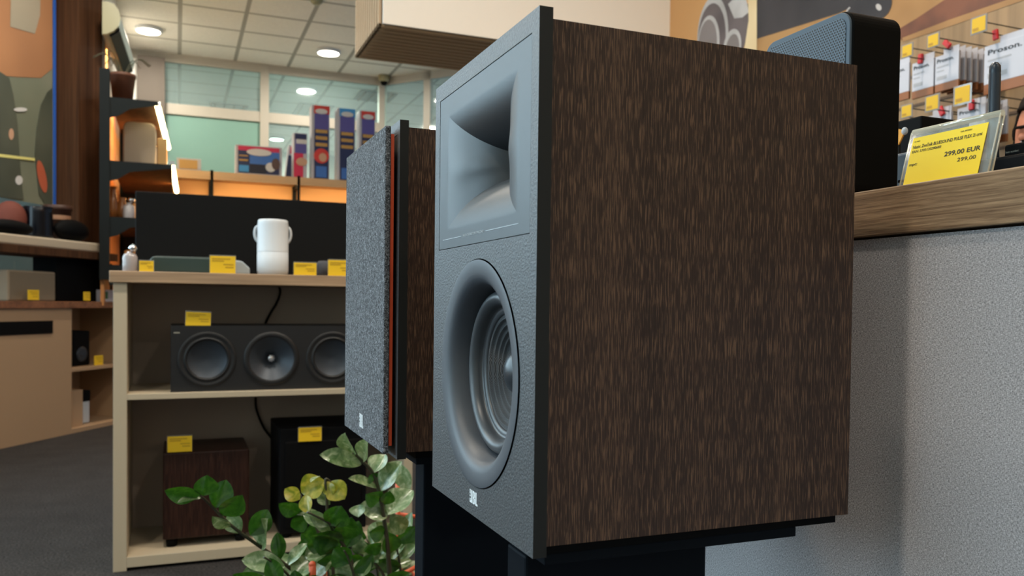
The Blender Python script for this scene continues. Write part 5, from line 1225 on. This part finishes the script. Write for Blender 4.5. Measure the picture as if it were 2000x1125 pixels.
FAC = {'d': (TOCAM*0.9 + Vector((0.25, 0, -0.25))), 'p': (TOCAM*0.55 + Vector((-0.55, -0.1, 0.62))), 'y': (TOCAM*0.9 + Vector((-0.1, 0, 0.15))), 'e': (Vector((0.1, -0.35, 1.0)))}
def frond(path, y0, y1, rpx, leaves):
    n_ = len(path); pts = [PP(x, y_, y0+(y1-y0)*i/(n_-1)) for i, (x, y_) in enumerate(path)]
    sp = spline(pts, 6); m_ = len(sp); r0 = rpx*0.00085
    o = MB().tube(sp, [r0*(1.0-0.55*i/(m_-1)) for i in range(m_)], 8).build('stem', 'stem', pl, world=True)
    for k, (bx, by, tx, ty, w_, kd) in enumerate(leaves):
        best = min(sp, key=lambda p: (Vector((bx, by)) - proj(p)).length); yb_ = best.y
        dy = random.uniform(-0.025, 0.02)
        Bp = PP(bx, by, yb_); Tp = PP(tx, ty, yb_+dy); sc = (Bp-EYE).dot(_f)/FPX
        f_ = FAC[kd[0]] + Vector((random.uniform(-.15, .15), 0, random.uniform(-.15, .15)))
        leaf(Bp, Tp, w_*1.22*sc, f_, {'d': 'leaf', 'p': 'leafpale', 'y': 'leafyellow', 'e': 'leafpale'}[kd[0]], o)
def proj(p):
    d = p-EYE; z = d.dot(_f); return Vector((PPX+FPX*d.dot(_r)/z, PPY-FPX*d.dot(_u)/z))
# front left frond reaching left
frond([(640, 1190), (590, 1130), (540, 1090), (490, 1055), (450, 1025), (415, 990), (392, 968)], 1.08, 0.98, 5, [
    (393, 967, 321, 960, 34, 'd'), (396, 968, 406, 929, 42, 'd'), (394, 972, 347, 979, 16, 'p'), (420, 992, 443, 938, 40, 'd'), (432, 1005, 474, 970, 44, 'd'),
    (450, 1030, 415, 1010, 24, 'p'), (470, 1042, 448, 1000, 34, 'p'), (489, 1046, 524, 996, 40, 'd'), (510, 1072, 520, 1014, 56, 'p'), (545, 1095, 542, 1040, 26, 'd'), (560, 1105, 600, 1060, 24, 'p')])
# low front leaves
frond([(620, 1200), (590, 1160), (560, 1120), (535, 1100), (515, 1088)], 1.02, 0.97, 4, [
    (556, 1105, 472, 1092, 36, 'p'), (548, 1116, 473, 1118, 34, 'p'), (560, 1128, 520, 1128, 24, 'p'), (520, 1130, 455, 1124, 22, 'd')])
# middle fronds
frond([(650, 1200), (640, 1120), (622, 1040), (600, 990), (585, 965)], 1.18, 1.20, 5, [
    (590, 1000, 545, 985, 30, 'd'), (586, 975, 556, 955, 26, 'y'), (600, 998, 560, 992, 14, 'p'), (600, 1010, 568, 1030, 34, 'd'), (612, 1020, 606, 1050, 30, 'd'), (575, 1005, 622, 998, 14, 'p')])
frond([(655, 1200), (650, 1110), (640, 1020), (638, 970), (636, 936), (648, 946), (648, 962)], 1.12, 1.14, 4, [
    (633, 938, 588, 962, 44, 'y'), (640, 940, 646, 970, 22, 'y'), (646, 940, 672, 975, 40, 'y'), (597, 966, 600, 1002, 24, 'y'), (625, 930, 606, 940, 12, 'p'), (645, 985, 620, 965, 20, 'p'), (650, 978, 676, 945, 10, 'p')])
frond([(710, 1200), (690, 1110), (668, 1060), (650, 1035), (640, 1020), (600, 1000)], 1.06, 1.02, 5, [
    (645, 1026, 592, 1004, 26, 'p'), (642, 1025, 668, 990, 52, 'd'), (662, 1048, 605, 1010, 18, 'p'), (665, 1052, 688, 1012, 44, 'd'), (672, 1062, 610, 1048, 50, 'd'), (680, 1075, 620, 1100, 30, 'd'),
    (660, 1058, 598, 1066, 40, 'd'), (640, 1075, 595, 1085, 46, 'p'), (650, 1085, 602, 1125, 60, 'p'), (618, 1090, 570, 1128, 44, 'p'), (676, 1070, 702, 1018, 30, 'd')])
# tall right frond
frond([(765, 1200), (760, 1110), (755, 1050), (746, 990), (738, 950), (726, 920), (705, 898), (690, 884)], 1.12, 1.06, 6, [
    (706, 907, 627, 886, 34, 'p'), (692, 888, 672, 848, 42, 'p'), (708, 902, 716, 858, 34, 'p'), (728, 925, 752, 886, 38, 'p'), (742, 960, 783, 900, 42, 'p'), (737, 952, 683, 932, 22, 'p'), (734, 935, 722, 928, 24, 'd'),
    (745, 975, 716, 966, 34, 'd'), (756, 1006, 806, 955, 52, 'p'), (757, 1006, 704, 984, 32, 'p'), (758, 1008, 716, 1004, 26, 'p'), (762, 1005, 792, 1040, 34, 'p'), (750, 985, 762, 960, 26, 'd'),
    (700, 1010, 702, 985, 30, 'p'), (752, 1040, 722, 1040, 30, 'd'), (745, 1060, 712, 1080, 26, 'd'), (757, 1040, 768, 1080, 34, 'd')])
frond([(775, 1200), (750, 1125), (725, 1095), (700, 1080), (680, 1062)], 1.16, 1.20, 4, [
    (700, 1075, 690, 1030, 40, 'p'), (725, 1090, 705, 1050, 44, 'p'), (740, 1108, 715, 1075, 34, 'p'), (742, 1115, 782, 1080, 36, 'd'), (748, 1100, 790, 1062, 24, 'p'), (730, 1098, 760, 1060, 34, 'p'), (760, 1112, 805, 1092, 26, 'p')])
frond([(700, 1200), (695, 1150), (690, 1120), (680, 1090), (672, 1075)], 1.0, 0.98, 4, [
    (684, 1100, 652, 1072, 40, 'd'), (690, 1118, 730, 1085, 30, 'd'), (700, 1135, 655, 1110, 34, 'p'), (700, 1130, 722, 1092, 36, 'p'), (690, 1140, 640, 1130, 34, 'd'), (640, 1140, 600, 1130, 30, 'd'), (745, 1140, 800, 1120, 30, 'd')])
frond([(790, 1200), (800, 1130), (796, 1090), (790, 1060)], 1.25, 1.26, 4, [
    (792, 1075, 812, 1050, 40, 'd'), (796, 1090, 770, 1060, 30, 'd'), (790, 1055, 803, 1000, 26, 'p'), (800, 960, 776, 905, 30, 'p')])

# fuller foliage low down, alternating leaflets along each extra stem
def auto_frond(path, y0, y1, rpx, L, Wd, kinds):
    lv = []; n_ = len(path)
    for k in range(1, 2*n_-1):
        u = k/2; i = min(int(u), n_-2); t = u-i
        bx = path[i][0]*(1-t)+path[i+1][0]*t; by = path[i][1]*(1-t)+path[i+1][1]*t
        dx = path[i+1][0]-path[i][0]; dy = path[i+1][1]-path[i][1]; q = math.hypot(dx, dy); dx /= q; dy /= q
        sd = 1 if k % 2 else -1; a_ = math.radians(52+random.uniform(-12, 12))*sd
        tx = dx*math.cos(a_)-dy*math.sin(a_); ty = dx*math.sin(a_)+dy*math.cos(a_); l_ = L*random.uniform(0.85, 1.15)
        lv.append((bx, by, bx+tx*l_, by+ty*l_, Wd*random.uniform(0.85, 1.1), kinds[k % len(kinds)]))
    frond(path, y0, y1, rpx, lv)
auto_frond([(670, 1210), (640, 1160), (612, 1128), (590, 1108), (575, 1094)], 1.10, 1.12, 4, 50, 30, 'pdp')
auto_frond([(730, 1210), (738, 1150), (736, 1110), (728, 1078), (716, 1052)], 1.20, 1.24, 4, 52, 32, 'dp')
auto_frond([(700, 1210), (672, 1160), (655, 1130), (640, 1100), (634, 1075)], 1.22, 1.26, 4, 50, 30, 'dpd')
auto_frond([(770, 1210), (785, 1150), (782, 1110), (776, 1075), (772, 1045)], 1.16, 1.16, 4, 46, 28, 'pdp')
auto_frond([(640, 1215), (600, 1175), (565, 1150), (530, 1136)], 1.0, 0.96, 4, 56, 32, 'pd')
